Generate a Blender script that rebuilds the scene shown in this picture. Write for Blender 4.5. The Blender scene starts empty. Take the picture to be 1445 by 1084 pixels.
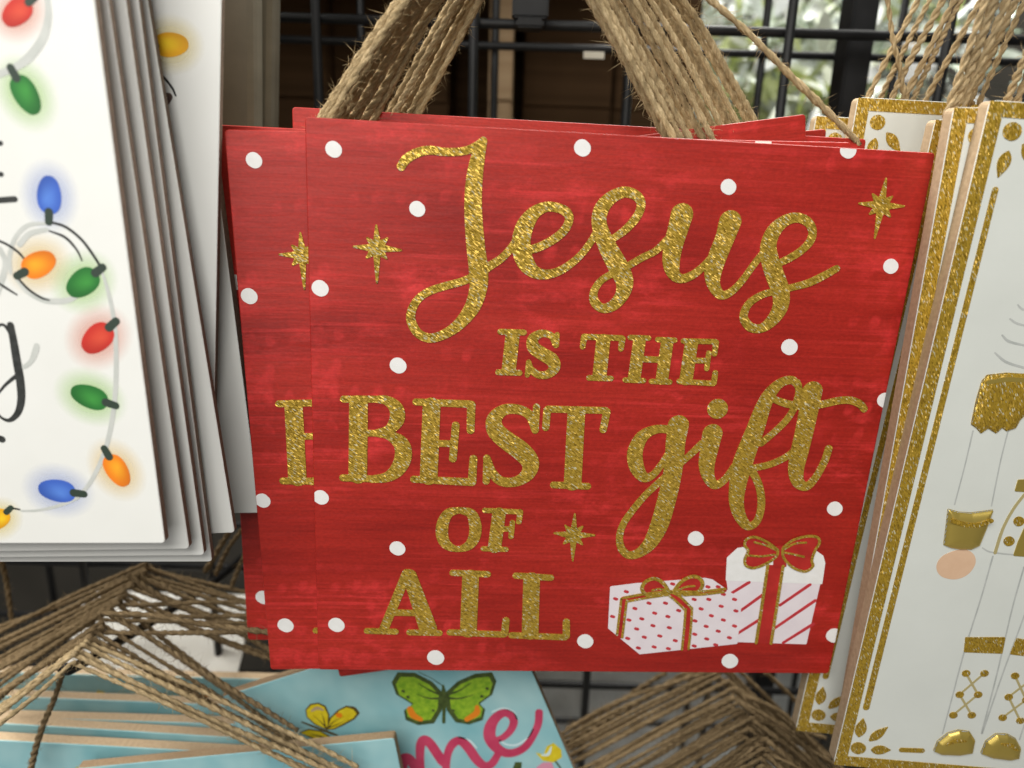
import bpy, math, random
import numpy as np
from mathutils import Vector, Matrix
random.seed(7); RNG = np.random.default_rng(7)
S = bpy.context.scene
C = S.collection
# ------------------------------------------------------------------ camera
FPX, CX, CY = 1085.0, 722.5, 542.0            # photograph 1445 x 1084, phone main lens
PITCH, ROLL = math.radians(17.0), math.radians(1.8)
CAM = Vector((0, 0, 1.40))
FWD = Vector((0, math.cos(PITCH), -math.sin(PITCH)))
_r0, _u0 = Vector((1, 0, 0)), Vector((0, math.sin(PITCH), math.cos(PITCH)))
RGT = _r0*math.cos(ROLL) + _u0*math.sin(ROLL)
UPV = _u0*math.cos(ROLL) - _r0*math.sin(ROLL)
cam_d = bpy.data.cameras.new('camera'); cam = bpy.data.objects.new('camera', cam_d); C.objects.link(cam)
m = Matrix((RGT, UPV, -FWD)).transposed().to_4x4(); m.translation = CAM
cam.matrix_world = m
cam_d.sensor_width = 36; cam_d.lens = FPX/1445*36; cam_d.clip_start = 0.01; cam_d.clip_end = 100
cam_d.dof.use_dof = True; cam_d.dof.focus_distance = 0.265; cam_d.dof.aperture_fstop = 7.5
S.camera = cam
# ------------------------------------------------------------------ light
w = bpy.data.worlds.new('World'); S.world = w; w.use_nodes = True
w.node_tree.nodes['Background'].inputs[0].default_value = (0.86, 0.93, 1.0, 1)
w.node_tree.nodes['Background'].inputs[1].default_value = 0.045
def area(name, loc, target, size, power, col, sy=None):
    d = bpy.data.lights.new(name, 'AREA'); d.energy = power; d.color = col; d.size = size
    if sy: d.shape = 'RECTANGLE'; d.size_y = sy
    o = bpy.data.objects.new(name, d); C.objects.link(o); o.location = loc
    o.rotation_euler = (Vector(target)-Vector(loc)).to_track_quat('-Z', 'Y').to_euler()
    return o
area('store_ceiling_lamp', (-0.20, -0.44, 1.92), (-0.08, 0.25, 1.35), 0.9, 11.0, (1.0, 0.98, 0.925), 0.5)
area('red_glare_fill', (-0.40, -1.05, 1.46), (-0.05, 0.25, 1.38), 0.7, 3.2, (1.0, 0.98, 0.94))  # added unseen fill behind the camera, lays glare on the red signs
area('back_aisle_lamp', (0.34, 0.80, 2.35), (0.32, 0.78, 1.3), 0.6, 36.0, (1.0, 0.98, 0.92))
area('white_pack_fill', (-0.90, 0.52, 2.2), (-0.2, 0.43, 1.2), 0.4, 26.0, (1.0, 0.97, 0.90))  # added lamp without a seen source, brightens the white wrapped pack
S.view_settings.view_transform = 'Standard'; S.view_settings.look = 'None'
S.view_settings.exposure = 0.0; S.view_settings.gamma = 1.0
# ------------------------------------------------------------------ pixels to directions
def ray(px, py): return RGT*((px-CX)/FPX) - UPV*((py-CY)/FPX) + FWD
def at(px, py, D):
    r = ray(px, py); return CAM + r*(D/r.y)
# ------------------------------------------------------------------ materials
def mat(name, col=(.5,.5,.5), rough=.6, metal=0., spec=.5):
    M = bpy.data.materials.new(name); M.use_nodes = True
    b = M.node_tree.nodes['Principled BSDF']
    b.inputs['Base Color'].default_value = (*col, 1); b.inputs['Roughness'].default_value = rough
    b.inputs['Metallic'].default_value = metal; b.inputs['Specular IOR Level'].default_value = spec
    return M
class NT:
    def __init__(s, M): s.t = M.node_tree; s.b = s.t.nodes['Principled BSDF']
    def n(s, k, **kw):
        x = s.t.nodes.new(k)
        for a, v in kw.items(): setattr(x, a, v)
        return x
    def l(s, a, b): s.t.links.new(a, b)
    def coords(s, scale, rot=(0,0,0)):
        c = s.n('ShaderNodeTexCoord'); m = s.n('ShaderNodeMapping')
        m.inputs['Scale'].default_value = scale; m.inputs['Rotation'].default_value = rot
        s.l(c.outputs['Object'], m.inputs['Vector']); return m.outputs['Vector']
    def noise(s, vec, scale, detail=4, rough=.55):
        x = s.n('ShaderNodeTexNoise'); x.inputs['Scale'].default_value = scale
        x.inputs['Detail'].default_value = detail; x.inputs['Roughness'].default_value = rough
        s.l(vec, x.inputs['Vector']); return x.outputs['Fac']
    def ramp(s, fac, stops):
        x = s.n('ShaderNodeValToRGB'); e = x.color_ramp.elements
        while len(e) < len(stops): e.new(.5)
        for q, (p, c) in zip(e, stops): q.position = p; q.color = (*c, 1) if len(c) == 3 else c
        s.l(fac, x.inputs['Fac']); return x.outputs['Color']
    def mix(s, fac, a, b, mode='MIX'):
        x = s.n('ShaderNodeMix', data_type='RGBA', blend_type=mode)
        if isinstance(fac, float): x.inputs[0].default_value = fac
        else: s.l(fac, x.inputs[0])
        for i, v in ((6, a), (7, b)):
            if isinstance(v, tuple): x.inputs[i].default_value = (*v, 1)
            else: s.l(v, x.inputs[i])
        return x.outputs[2]
    def math(s, op, a, b):
        x = s.n('ShaderNodeMath', operation=op)
        for i, v in ((0, a), (1, b)):
            if isinstance(v, (int, float)): x.inputs[i].default_value = v
            else: s.l(v, x.inputs[i])
        return x.outputs[0]
    def bump(s, h, strength, dist):
        x = s.n('ShaderNodeBump'); x.inputs['Strength'].default_value = strength; x.inputs['Distance'].default_value = dist
        s.l(h, x.inputs['Height']); s.l(x.outputs[0], s.b.inputs['Normal'])
def noisy(name, c0, c1, scale=(60,60,60), rough=.6, metal=0., spec=.4, bump=0., detail=5):
    M = mat(name, c0, rough, metal, spec); t = NT(M); f = t.noise(t.coords(scale), 1.0, detail)
    t.l(t.ramp(f, [(.3, c0), (.7, c1)]), t.b.inputs['Base Color'])
    if bump: t.bump(f, .6, bump)
    return M
def red_print():
    M = mat('red distressed print', (.4,.02,.02), .42, 0, .45); t = NT(M)
    base = t.ramp(t.noise(t.coords((8,34,8)), 1.0, 6), [(.28,(.25,.009,.006)), (.5,(.38,.018,.011)), (.72,(.46,.028,.017))])
    grain = t.noise(t.coords((14,420,14)), 1.0, 6, .65)             # long horizontal grain
    g = t.ramp(grain, [(.52,(0,0,0)), (.70,(1,1,1))])
    zone = t.ramp(t.noise(t.coords((12,26,12)), 1.0, 3), [(.42,(0,0,0)), (.60,(1,1,1))])
    f1 = t.math('MULTIPLY', g, t.math('ADD', t.math('MULTIPLY', zone, .8), .10))
    c = t.mix(f1, base, (.66,.038,.036))
    blot = t.noise(t.coords((55,90,55)), 1.0, 6, .7)                # worn brushy blotches
    f2 = t.math('MULTIPLY', t.ramp(blot, [(.5,(0,0,0)), (.72,(1,1,1))]), zone)
    c = t.mix(f2, c, (.72,.042,.042))
    # woven rows of short dabs in the worn print
    br = t.n('ShaderNodeTexWave', wave_type='BANDS', bands_direction='X'); br.inputs['Scale'].default_value = 44
    br.inputs['Distortion'].default_value = 2.5; br.inputs['Detail'].default_value = 2
    t.l(t.coords((1,1,1), (0,0,math.radians(6))), br.inputs['Vector'])
    br2 = t.n('ShaderNodeTexWave', wave_type='BANDS', bands_direction='Y'); br2.inputs['Scale'].default_value = 30
    br2.inputs['Distortion'].default_value = 3.0
    t.l(t.coords((1,1,1), (0,0,math.radians(-7))), br2.inputs['Vector'])
    wv = t.math('MULTIPLY', br.outputs['Fac'], br2.outputs['Fac'])
    zone2 = t.ramp(t.noise(t.coords((10,17,10)), 1.3, 2), [(.5,(0,0,0)), (.66,(1,1,1))])
    f3 = t.math('MULTIPLY', t.ramp(wv, [(.35,(0,0,0)), (.75,(1,1,1))]), t.math('MULTIPLY', zone2, t.ramp(t.noise(t.coords((180,140,180)), 1.0, 3), [(.35,(0,0,0)), (.65,(.75,.75,.75))])))
    c = t.mix(f3, c, (.72,.040,.040))
    gr = t.noise(t.coords((22,900,22)), 1.0, 5, .7)                  # fine wood grain lines
    c = t.mix(1.0, c, t.ramp(gr, [(.34,(.85,.83,.83)), (.50,(1,1,1)), (.70,(1.12,1.18,1.18))]), 'MULTIPLY')
    fine = t.ramp(t.noise(t.coords((700,1100,700)), 1.0, 2), [(.3,(.86,.86,.86)), (.7,(1.08,1.08,1.08))])
    c = t.mix(1.0, c, fine, 'MULTIPLY')
    t.l(c, t.b.inputs['Base Color'])
    t.bump(t.noise(t.coords((60,300,60)), 1.0, 4), .25, .0006)
    return M
def glitter(name, dark, light, ang=35, cell=.00055, stretch=3.2, metal=.42, tilt=.75):
    M = mat(name, light, .32, metal, .5); t = NT(M)
    c = t.n('ShaderNodeTexCoord'); m1 = t.n('ShaderNodeMapping'); m2 = t.n('ShaderNodeMapping')
    m1.inputs['Rotation'].default_value = (0, 0, math.radians(ang))
    m2.inputs['Scale'].default_value = (1/cell/stretch, 1/cell, 1/cell)
    t.l(c.outputs['Object'], m1.inputs['Vector']); t.l(m1.outputs[0], m2.inputs['Vector'])
    v = t.n('ShaderNodeTexVoronoi'); v.inputs['Scale'].default_value = 1.0; t.l(m2.outputs[0], v.inputs['Vector'])
    sep = t.n('ShaderNodeSeparateColor'); t.l(v.outputs['Color'], sep.inputs[0])
    col = t.ramp(sep.outputs[0], [(0.0, dark), (.6, light), (.93, light), (.955, (1.,.92,.62))])  # palest flakes are painted sparkle, glints put into the colour
    t.l(col, t.b.inputs['Base Color'])
    sub = t.n('ShaderNodeVectorMath', operation='SUBTRACT'); t.l(v.outputs['Color'], sub.inputs[0]); sub.inputs[1].default_value = (.5,.5,.5)
    sc = t.n('ShaderNodeVectorMath', operation='SCALE'); t.l(sub.outputs[0], sc.inputs[0]); sc.inputs['Scale'].default_value = tilt
    g = t.n('ShaderNodeNewGeometry'); ad = t.n('ShaderNodeVectorMath', operation='ADD'); t.l(sc.outputs[0], ad.inputs[0]); t.l(g.outputs['Normal'], ad.inputs[1])
    nm = t.n('ShaderNodeVectorMath', operation='NORMALIZE'); t.l(ad.outputs[0], nm.inputs[0]); t.l(nm.outputs[0], t.b.inputs['Normal'])
    return M
def attr_mat(name, rough=.5):
    M = mat(name, (1,1,1), rough, 0, .4); t = NT(M); a = t.n('ShaderNodeVertexColor', layer_name='print'); t.l(a.outputs[0], t.b.inputs['Base Color']); return M
M_RED = red_print()
M_GOLD = glitter('gold glitter', (.26,.155,.012), (.62,.40,.05), 33, .00027, 3.6)
M_GOLD2 = glitter('gold glitter border', (.25,.145,.010), (.57,.365,.04), 62, .00027, 3.4)
M_WHITE = noisy('white print', (.80,.80,.765), (.84,.84,.81), (30,30,30), .5)
M_WHITE2 = noisy('cool white print', (.64,.66,.62), (.68,.70,.66), (40,40,40), .5, bump=.0002)
M_MDF = noisy('raw fibreboard edge', (.30,.20,.115), (.42,.295,.18), (900,900,900), .85, bump=.0003)
M_MDFSHADE = noisy('shade-toned fibreboard edge', (.12,.085,.06), (.20,.15,.11), (900,900,900), .85)  # darker copy of the fibreboard, shade between boards put into the colour
M_MDFL = noisy('pale fibreboard edge', (.40,.29,.18), (.52,.39,.25), (700,700,700), .85)
M_DOT = noisy('white ink', (.80,.79,.77), (.86,.85,.84), (300,300,300), .55)
M_PINKW = noisy('pinkish white ink', (.76,.68,.72), (.82,.75,.78), (120,120,120), .5)
M_INKR = noisy('red ink', (.46,.03,.04), (.60,.05,.06), (200,200,200), .5)
M_RIB = noisy('ribbon red ink', (.36,.018,.014), (.52,.03,.024), (160,160,160), .5)
def jute(name, c0, c1, c2):
    M = mat(name, c1, .92, 0, .12); t = NT(M); a = t.n('ShaderNodeAttribute', attribute_name='fibre')
    f = t.noise(a.outputs['Vector'], 2.6, 6, .75); g = t.noise(t.coords((90,90,90)), 1.0, 3)
    c = t.ramp(f, [(.30, c0), (.52, c1), (.72, c2)])
    c = t.mix(1.0, c, t.ramp(g, [(.3, (.72,.70,.66)), (.7, (1.12,1.12,1.12))]), 'MULTIPLY')
    t.l(c, t.b.inputs['Base Color']); t.bump(f, .9, .0006); return M
M_JUTE = jute('jute fibre', (.25,.175,.085), (.55,.415,.235), (.80,.65,.43))
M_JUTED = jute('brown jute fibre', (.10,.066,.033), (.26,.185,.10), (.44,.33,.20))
M_WIRE = noisy('black coated wire', (.006,.006,.006), (.012,.012,.013), (80,80,80), .5, spec=.25)
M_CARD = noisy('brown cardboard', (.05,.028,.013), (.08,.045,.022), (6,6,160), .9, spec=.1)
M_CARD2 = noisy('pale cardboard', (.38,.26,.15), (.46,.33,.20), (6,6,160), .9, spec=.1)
M_BLACK = mat('black ink', (.012,.013,.012), .5)
M_GREY = noisy('pale grey ink', (.52,.54,.51), (.62,.63,.60), (200,200,200), .5)
M_LINE = noisy('soft grey ink', (.40,.42,.40), (.52,.53,.51), (200,200,200), .5)
M_GOLDP = mat('smooth gold ink', (.58,.43,.10), .34, .6)
M_GOLDL = mat('pale gold line', (.50,.42,.20), .5, .2)
M_SKIN = noisy('peach ink', (.66,.43,.28), (.72,.49,.33), (120,120,120), .5)
M_PRINT = attr_mat('airbrushed print', .5)
M_TEAL = noisy('sky blue print', (.17,.44,.50), (.42,.66,.68), (26,20,26), .45, detail=3)
M_PINK = noisy('pink paint', (.50,.035,.10), (.62,.07,.15), (90,90,90), .5)
M_TAPE = mat('frosted tape', (.7,.66,.55), .3)
# ------------------------------------------------------------------ mesh helpers
def mesh_obj(name, verts, faces, mats, parent=None, midx=None, smooth=False):
    me = bpy.data.meshes.new(name); me.from_pydata(verts, [], faces)
    for x in (mats if isinstance(mats, (list, tuple)) else [mats]): me.materials.append(x)
    if midx is not None: me.polygons.foreach_set('material_index', midx)
    if smooth: me.polygons.foreach_set('use_smooth', [True]*len(me.polygons))
    me.update()
    o = bpy.data.objects.new(name, me); C.objects.link(o)
    if parent: o.parent = parent
    return o
def tag(o, label, cat, group=None, kind=None):
    if label: o['label'] = label
    if cat: o['category'] = cat
    if group: o['group'] = group
    if kind: o['kind'] = kind
    return o
def catmull(P, n=8):
    P = np.array(P, float)
    if len(P) < 3: return np.array([P[0]+(P[-1]-P[0])*t for t in np.linspace(0, 1, n+1)])
    Q = np.vstack([2*P[0]-P[1], P, 2*P[-1]-P[-2]]); out = []
    for i in range(1, len(Q)-2):
        a, b, c, d = Q[i-1], Q[i], Q[i+1], Q[i+2]
        for t in np.arange(n)/n:
            out.append(.5*((2*b)+(c-a)*t+(2*a-5*b+4*c-d)*t*t+(-a+3*b-3*c+d)*t**3))
    out.append(Q[-2]); return np.array(out)
# a printed / raised shape: union of strokes and polygons -> contour -> thin raised mesh
H = .00024
class Shape:
    def __init__(s): s.prims = []
    def stroke(s, pts, smooth=True):          # pts (x, y, r) metric
        p = catmull(pts, 7) if smooth and len(pts) > 2 else np.array(pts, float)
        s.prims.append(('s', p)); return s
    def poly(s, pts, rnd=0.): s.prims.append(('p', np.array(pts, float)[:, :2], rnd)); return s
    def build(s, name, material, parent, z0=0., th=.00022, clip=None, h=H, dome=0., drad=.002):
        lo = np.array([1e9, 1e9]); hi = -lo
        for p in s.prims:
            r = p[1][:, 2].max() if p[0] == 's' else p[2]
            lo = np.minimum(lo, p[1][:, :2].min(0)-r); hi = np.maximum(hi, p[1][:, :2].max(0)+r)
        lo -= 3*h; hi += 3*h
        nx, ny = (np.ceil((hi-lo)/h).astype(int)+1)
        F = np.full((ny, nx), 1.0); X = lo[0]+np.arange(nx)*h; Y = lo[1]+np.arange(ny)*h
        for p in s.prims:
            if p[0] == 's':
                q = p[1]
                for a, b in zip(q[:-1], q[1:]):
                    R = max(a[2], b[2])+3*h
                    i0 = max(0, int((min(a[0], b[0])-R-lo[0])/h)); i1 = min(nx, int((max(a[0], b[0])+R-lo[0])/h)+2)
                    j0 = max(0, int((min(a[1], b[1])-R-lo[1])/h)); j1 = min(ny, int((max(a[1], b[1])+R-lo[1])/h)+2)
                    x, y = X[i0:i1][None, :], Y[j0:j1][:, None]
                    dx, dy = b[0]-a[0], b[1]-a[1]; L = dx*dx+dy*dy+1e-18
                    t = np.clip(((x-a[0])*dx+(y-a[1])*dy)/L, 0, 1)
                    d = np.hypot(x-a[0]-t*dx, y-a[1]-t*dy)-(a[2]+t*(b[2]-a[2]))
                    F[j0:j1, i0:i1] = np.minimum(F[j0:j1, i0:i1], d)
            else:
                q = p[1]; R = p[2]+3*h
                i0 = max(0, int((q[:, 0].min()-R-lo[0])/h)); i1 = min(nx, int((q[:, 0].max()+R-lo[0])/h)+2)
                j0 = max(0, int((q[:, 1].min()-R-lo[1])/h)); j1 = min(ny, int((q[:, 1].max()+R-lo[1])/h)+2)
                x, y = X[i0:i1][None, :], Y[j0:j1][:, None]
                d = np.full((j1-j0, i1-i0), 1.); ins = np.zeros(d.shape, bool)
                for a, b in zip(q, np.roll(q, -1, 0)):
                    dx, dy = b-a; L = dx*dx+dy*dy+1e-18
                    t = np.clip(((x-a[0])*dx+(y-a[1])*dy)/L, 0, 1)
                    d = np.minimum(d, np.hypot(x-a[0]-t*dx, y-a[1]-t*dy))
                    if abs(dy) > 1e-15:
                        ins ^= ((a[1] > y) != (b[1] > y)) & (x < dx*(y-a[1])/dy+a[0])
                d = np.where(ins, -d, d)-p[2]
                F[j0:j1, i0:i1] = np.minimum(F[j0:j1, i0:i1], d)
        if clip:
            x, y = X[None, :], Y[:, None]
            F = np.maximum(F, np.maximum(np.maximum(clip[0]-x, x-clip[2]), np.maximum(clip[1]-y, y-clip[3])))
        I = F < 0
        cnt = I[:-1, :-1].astype(int)+I[1:, :-1]+I[:-1, 1:]+I[1:, 1:]
        V = []; FC = []; zt = z0+th
        if dome:
            dz = dome*np.sqrt(np.clip(1-(1-np.clip(-F/drad, 0, 1))**2, 0, 1))
            idx = -np.ones(F.shape, int)
        full = cnt == 4
        if dome:
            for j, i in zip(*np.nonzero(full)):
                f_ = []
                for jj, ii in ((j, i), (j, i+1), (j+1, i+1), (j+1, i)):
                    if idx[jj, ii] < 0: idx[jj, ii] = len(V); V.append((X[ii], Y[jj], zt+dz[jj, ii]))
                    f_.append(idx[jj, ii])
                FC.append(tuple(f_))
            ndome = len(FC); full = np.zeros_like(full)
        for j in range(full.shape[0]):
            row = full[j]
            if not row.any(): continue
            e = np.flatnonzero(np.diff(np.concatenate([[0], row.astype(int), [0]])))
            for a, b in zip(e[::2], e[1::2]):
                k = len(V); V += [(X[a], Y[j], zt), (X[b], Y[j], zt), (X[b], Y[j+1], zt), (X[a], Y[j+1], zt)]
                FC.append((k, k+1, k+2, k+3))
        for j, i in zip(*np.nonzero((cnt > 0) & (cnt < 4))):
            cs = [(i, j), (i+1, j), (i+1, j+1), (i, j+1)]
            poly = []; cross = []
            for k in range(4):
                a, b = cs[k], cs[(k+1) % 4]; fa, fb = F[a[1], a[0]], F[b[1], b[0]]
                if fa < 0: poly.append((X[a[0]], Y[a[1]]))
                if (fa < 0) != (fb < 0):
                    t = fa/(fa-fb); pt = (X[a[0]]+t*(X[b[0]]-X[a[0]]), Y[a[1]]+t*(Y[b[1]]-Y[a[1]]))
                    poly.append(pt); cross.append((pt, fa < 0))
            k = len(V); V += [(p[0], p[1], zt) for p in poly]; FC.append(tuple(range(k, k+len(poly))))
            if len(cross) == 2 and th > .00008:
                (p, o1), (q, o2) = cross
                if not o1: p, q = q, p
                k = len(V); V += [(p[0], p[1], zt), (p[0], p[1], z0), (q[0], q[1], z0), (q[0], q[1], zt)]; FC.append((k, k+1, k+2, k+3))
        o = mesh_obj(name, V, FC, material, parent)
        if dome: o.data.polygons.foreach_set('use_smooth', [True]*ndome+[False]*(len(FC)-ndome))
        return o
# ------------------------------------------------------------------ boards
class Board:
    """rectangular board; local x right, y up from the bottom edge, z towards the viewer, front face z=0"""
    def __init__(s, top, Dt, bot, Db, w, h=None, side='L', yaw=0., anchor='T', t=.0045):
        Pt, Pb = at(*top, Dt), at(*bot, Db)
        V = (Pt-Pb).normalized(); L = (Pt-Pb).length; s.h = h or L; s.w = w; s.t = t
        U0 = Vector((math.cos(yaw), math.sin(yaw), 0)); U = (U0-V*U0.dot(V)).normalized(); N = U.cross(V)
        base = Pb if anchor == 'B' else Pt-V*s.h
        O = base+U*(w/2) if side == 'L' else base-U*(w/2)
        s.O, s.U, s.V, s.N = O, U, V, N
        M = Matrix((U, V, N)).transposed().to_4x4(); M.translation = O; s.M = M; s.Mi = M.inverted()
    def root(s, name, label, cat, group=None):
        e = bpy.data.objects.new(name, None); C.objects.link(e); e.matrix_world = s.M; e.empty_display_size = .02
        s.e = e; return tag(e, label, cat, group)
    def body(s, face, edge, rc=.0012, bev=.0003, name='board'):
        w, h, t = s.w/2, s.h, s.t; ring = []
        for cx, cy, a0 in ((w-rc, rc, -90), (w-rc, h-rc, 0), (-w+rc, h-rc, 90), (-w+rc, rc, 180)):
            for k in range(5):
                a = math.radians(a0+k*22.5); ring.append((cx, cy, math.cos(a), math.sin(a)))
        V = []; n = len(ring)
        for z, r in ((0, rc-bev), (-bev*.4, rc-bev*.3), (-bev, rc), (-t+bev, rc), (-t, rc-bev)):
            V += [(x+c*r, y+q*r, z) for x, y, c, q in ring]
        F = [tuple(range(n))]; mi = [0]
        for k in range(4):
            for i in range(n):
                j = (i+1) % n; F.append((k*n+i, (k+1)*n+i, (k+1)*n+j, k*n+j)); mi.append(0 if k <= 1 else 1)
        F.append(tuple(reversed(range(4*n, 5*n)))); mi.append(1)
        return mesh_obj(name, V, F, [face, edge], s.e, mi)
    def loc(s, px, py):
        r = ray(px, py); k = (s.O-CAM).dot(s.N)/r.dot(s.N); p = s.Mi @ (CAM+r*k); return p.x, p.y, k/FPX
    def P(s, pts, r=None):
        out = []
        for p in pts:
            x, y, k = s.loc(p[0], p[1]); out.append((x, y, (p[2] if len(p) > 2 else (r or 0))*k))
        return out
    def clip(s, e=.0002): return (-s.w/2+e, e, s.w/2-e, s.h-e)
def copy_tree(o, M, label=None, parent=None):
    c = o.copy(); C.objects.link(c); c.parent = parent
    if parent is None: c.matrix_world = M
    if label: c['label'] = label
    for ch in list(o.children): copy_tree(ch, M, None, c)
    return c
# ------------------------------------------------------------------ twine
def twine(name, path, R=.0016, parent=None, Mi=None, material=None, fuzz=70, pitch=None, plies=2, seg=7, off=.34, thick=.66):
    P = catmull([tuple(p) for p in path], 14)
    d = np.concatenate([[0], np.cumsum(np.linalg.norm(np.diff(P, axis=0), axis=1))]); L = d[-1]
    R = R*RNG.uniform(.84, 1.16); pitch = (pitch or R*6.4)*RNG.uniform(.8, 1.35)
    n = max(8, int(L/pitch*9)); s = np.linspace(0, L, n)
    Q = np.stack([np.interp(s, d, P[:, k]) for k in range(3)], 1)
    ph0 = RNG.uniform(0, 6.28)
    wob = np.stack([np.interp(s, np.linspace(0, L, max(3, int(L/.02)+2)), RNG.normal(0, R*.16, max(3, int(L/.02)+2))) for _ in range(3)], 1)
    Q = Q+wob
    T = np.gradient(Q, axis=0); T /= np.linalg.norm(T, axis=1)[:, None]+1e-12
    up = np.array([.3, .9, .25]); A = np.cross(T, up); A /= np.linalg.norm(A, axis=1)[:, None]+1e-12; B = np.cross(T, A)
    V = []; F = []; AT = []
    rv = R*(1+.10*np.sin(s/.011+ph0)+.06*RNG.normal(size=n))
    for k in range(plies):
        ang = ph0+s/pitch*2*math.pi+k*2*math.pi/plies
        c = Q+(A*np.cos(ang)[:, None]+B*np.sin(ang)[:, None])*(rv*off)[:, None]
        base = len(V)
        for j in range(seg):
            a = j*2*math.pi/seg+ang
            V_ = c+(A*np.cos(a)[:, None]+B*np.sin(a)[:, None])*(rv*thick)[:, None]
            V += V_.tolist(); AT += np.stack([np.full(n, j/seg*6.0)+s/R*.45, s/R*.22, np.full(n, k*7.3+ph0)], 1).tolist()
        for j in range(seg):
            j2 = (j+1) % seg
            for i in range(n-1):
                F.append((base+j*n+i, base+j*n+i+1, base+j2*n+i+1, base+j2*n+i))
        F.append(tuple(base+j*n for j in range(seg))); F.append(tuple(base+j*n+n-1 for j in reversed(range(seg))))
    nf = len(F)
    for _ in range(int(fuzz*L/.1)):                    # loose fibres
        i = RNG.integers(0, n-1); a = RNG.uniform(0, 6.28)
        nrm = A[i]*math.cos(a)+B[i]*math.sin(a); p0 = Q[i]+nrm*R*.8
        l = RNG.uniform(.0012, .0045)*(1 if RNG.random() < .9 else 1.9); dr = nrm*RNG.uniform(.3, 1)+T[i]*RNG.normal(0, 1.1); dr /= np.linalg.norm(dr)
        sd = np.cross(dr, RNG.normal(size=3)); sd /= np.linalg.norm(sd); wv = .00008
        p1 = p0+dr*l*.5; p2 = p0+dr*l+nrm*l*RNG.normal(0, .25)
        k = len(V); V += [(p0+sd*wv).tolist(), (p0-sd*wv).tolist(), (p1-sd*wv*.8).tolist(), (p1+sd*wv*.8).tolist(), p2.tolist()]
        F += [(k, k+1, k+2, k+3), (k+3, k+2, k+4)]
    if Mi is not None:
        A4 = np.array(Mi); V = (np.array(V)@A4[:3, :3].T+A4[:3, 3]).tolist()
    me_o = mesh_obj(name, V, F, material or M_JUTE, parent)
    at_ = me_o.data.attributes.new('fibre', 'FLOAT_VECTOR', 'POINT'); AT += [[0., i*.37, 3.]  for i in range(len(V)-len(AT))]
    at_.data.foreach_set('vector', np.array(AT, np.float32).ravel())
    sm = [True]*nf+[False]*(len(F)-nf); me_o.data.polygons.foreach_set('use_smooth', sm)
    return me_o
# ================================================================== structure behind the signs
def box(name, c, size, material, parent=None, rz=0., bev=.001):
    import bmesh
    bm = bmesh.new(); bmesh.ops.create_cube(bm, size=1.0)
    bmesh.ops.scale(bm, vec=Vector(size), verts=bm.verts)
    if bev: bmesh.ops.bevel(bm, geom=list(bm.edges), offset=bev, segments=2, affect='EDGES')
    bmesh.ops.rotate(bm, matrix=Matrix.Rotation(rz, 3, 'Z'), verts=bm.verts); bmesh.ops.translate(bm, vec=Vector(c), verts=bm.verts)
    me = bpy.data.meshes.new(name); bm.to_mesh(me); bm.free(); me.materials.append(material)
    o = bpy.data.objects.new(name, me); C.objects.link(o)
    if parent: o.parent = parent
    return o
def rod(name, pts, r, material, parent=None, seg=10, smooth_path=False):
    P = catmull([tuple(p) for p in pts], 8) if smooth_path else np.array([tuple(p) for p in pts])
    n = len(P); T = np.gradient(P, axis=0); T /= np.linalg.norm(T, axis=1)[:, None]
    up = np.array([.21, .13, .96]) if abs(T[0][2]) < .8 else np.array([.9, .3, .1])
    A = np.cross(T, up); A /= np.linalg.norm(A, axis=1)[:, None]; B = np.cross(T, A); V = []; F = []
    for i in range(n):
        for j in range(seg):
            a = j*2*math.pi/seg; V.append((P[i]+(A[i]*math.cos(a)+B[i]*math.sin(a))*r).tolist())
    for i in range(n-1):
        for j in range(seg):
            k = (j+1) % seg; F.append((i*seg+j, i*seg+k, (i+1)*seg+k, (i+1)*seg+j))
    k0 = len(F); F.append(tuple(reversed(range(seg)))); F.append(tuple(range((n-1)*seg, n*seg)))
    o = mesh_obj(name, V, F, material, parent); o.data.polygons.foreach_set('use_smooth', [True]*k0+[False]*2); return o
# wire grid panels the stock hangs on
def grid(D, vx, hz0, pitch, label, r, n_h, zoff):
    e = bpy.data.objects.new('wire_grid_panel', None); C.objects.link(e); e.location = (0, D, .9)
    tag(e, label, 'grid panel')
    def wire(a, b): rod('wire', [Vector(a)-e.location, Vector(b)-e.location], r, M_WIRE, e)
    for x in vx: wire((x, D, .92), (x, D, 1.78))
    for k in range(n_h):
        z = hz0-k*pitch; wire((vx[0]-.06, D+zoff, z), (vx[-1]+.06, D+zoff, z))
    return e
GD1, GD2 = .405, .475
x0 = at(447, 60, GD1).x; hz = at(560, 27, GD1).z
grid(GD1, [x0+k*.0762 for k in range(-3, 8)], hz+.0762*2, .0762, 'black wire grid panel right behind the hanging signs', .0024, 8, .005)
x0 = at(510, 60, GD2).x; hz = at(560, 62, GD2).z
grid(GD2, [x0+k*.0762 for k in range(-4, 8)], hz+.0762*2, .0762, 'second black wire grid panel in front of cardboard boxes', .0022, 9, -.0048)
# black post and hook housing
pa, pb = at(1222, 50, .43), at(1185, 175, .43)
post = box('grid_post', ((pa.x+pb.x)/2, .435, 1.36), (.013, .018, .72), M_WIRE); tag(post, 'thick black upright post beside the wire grid', 'post')
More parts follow.
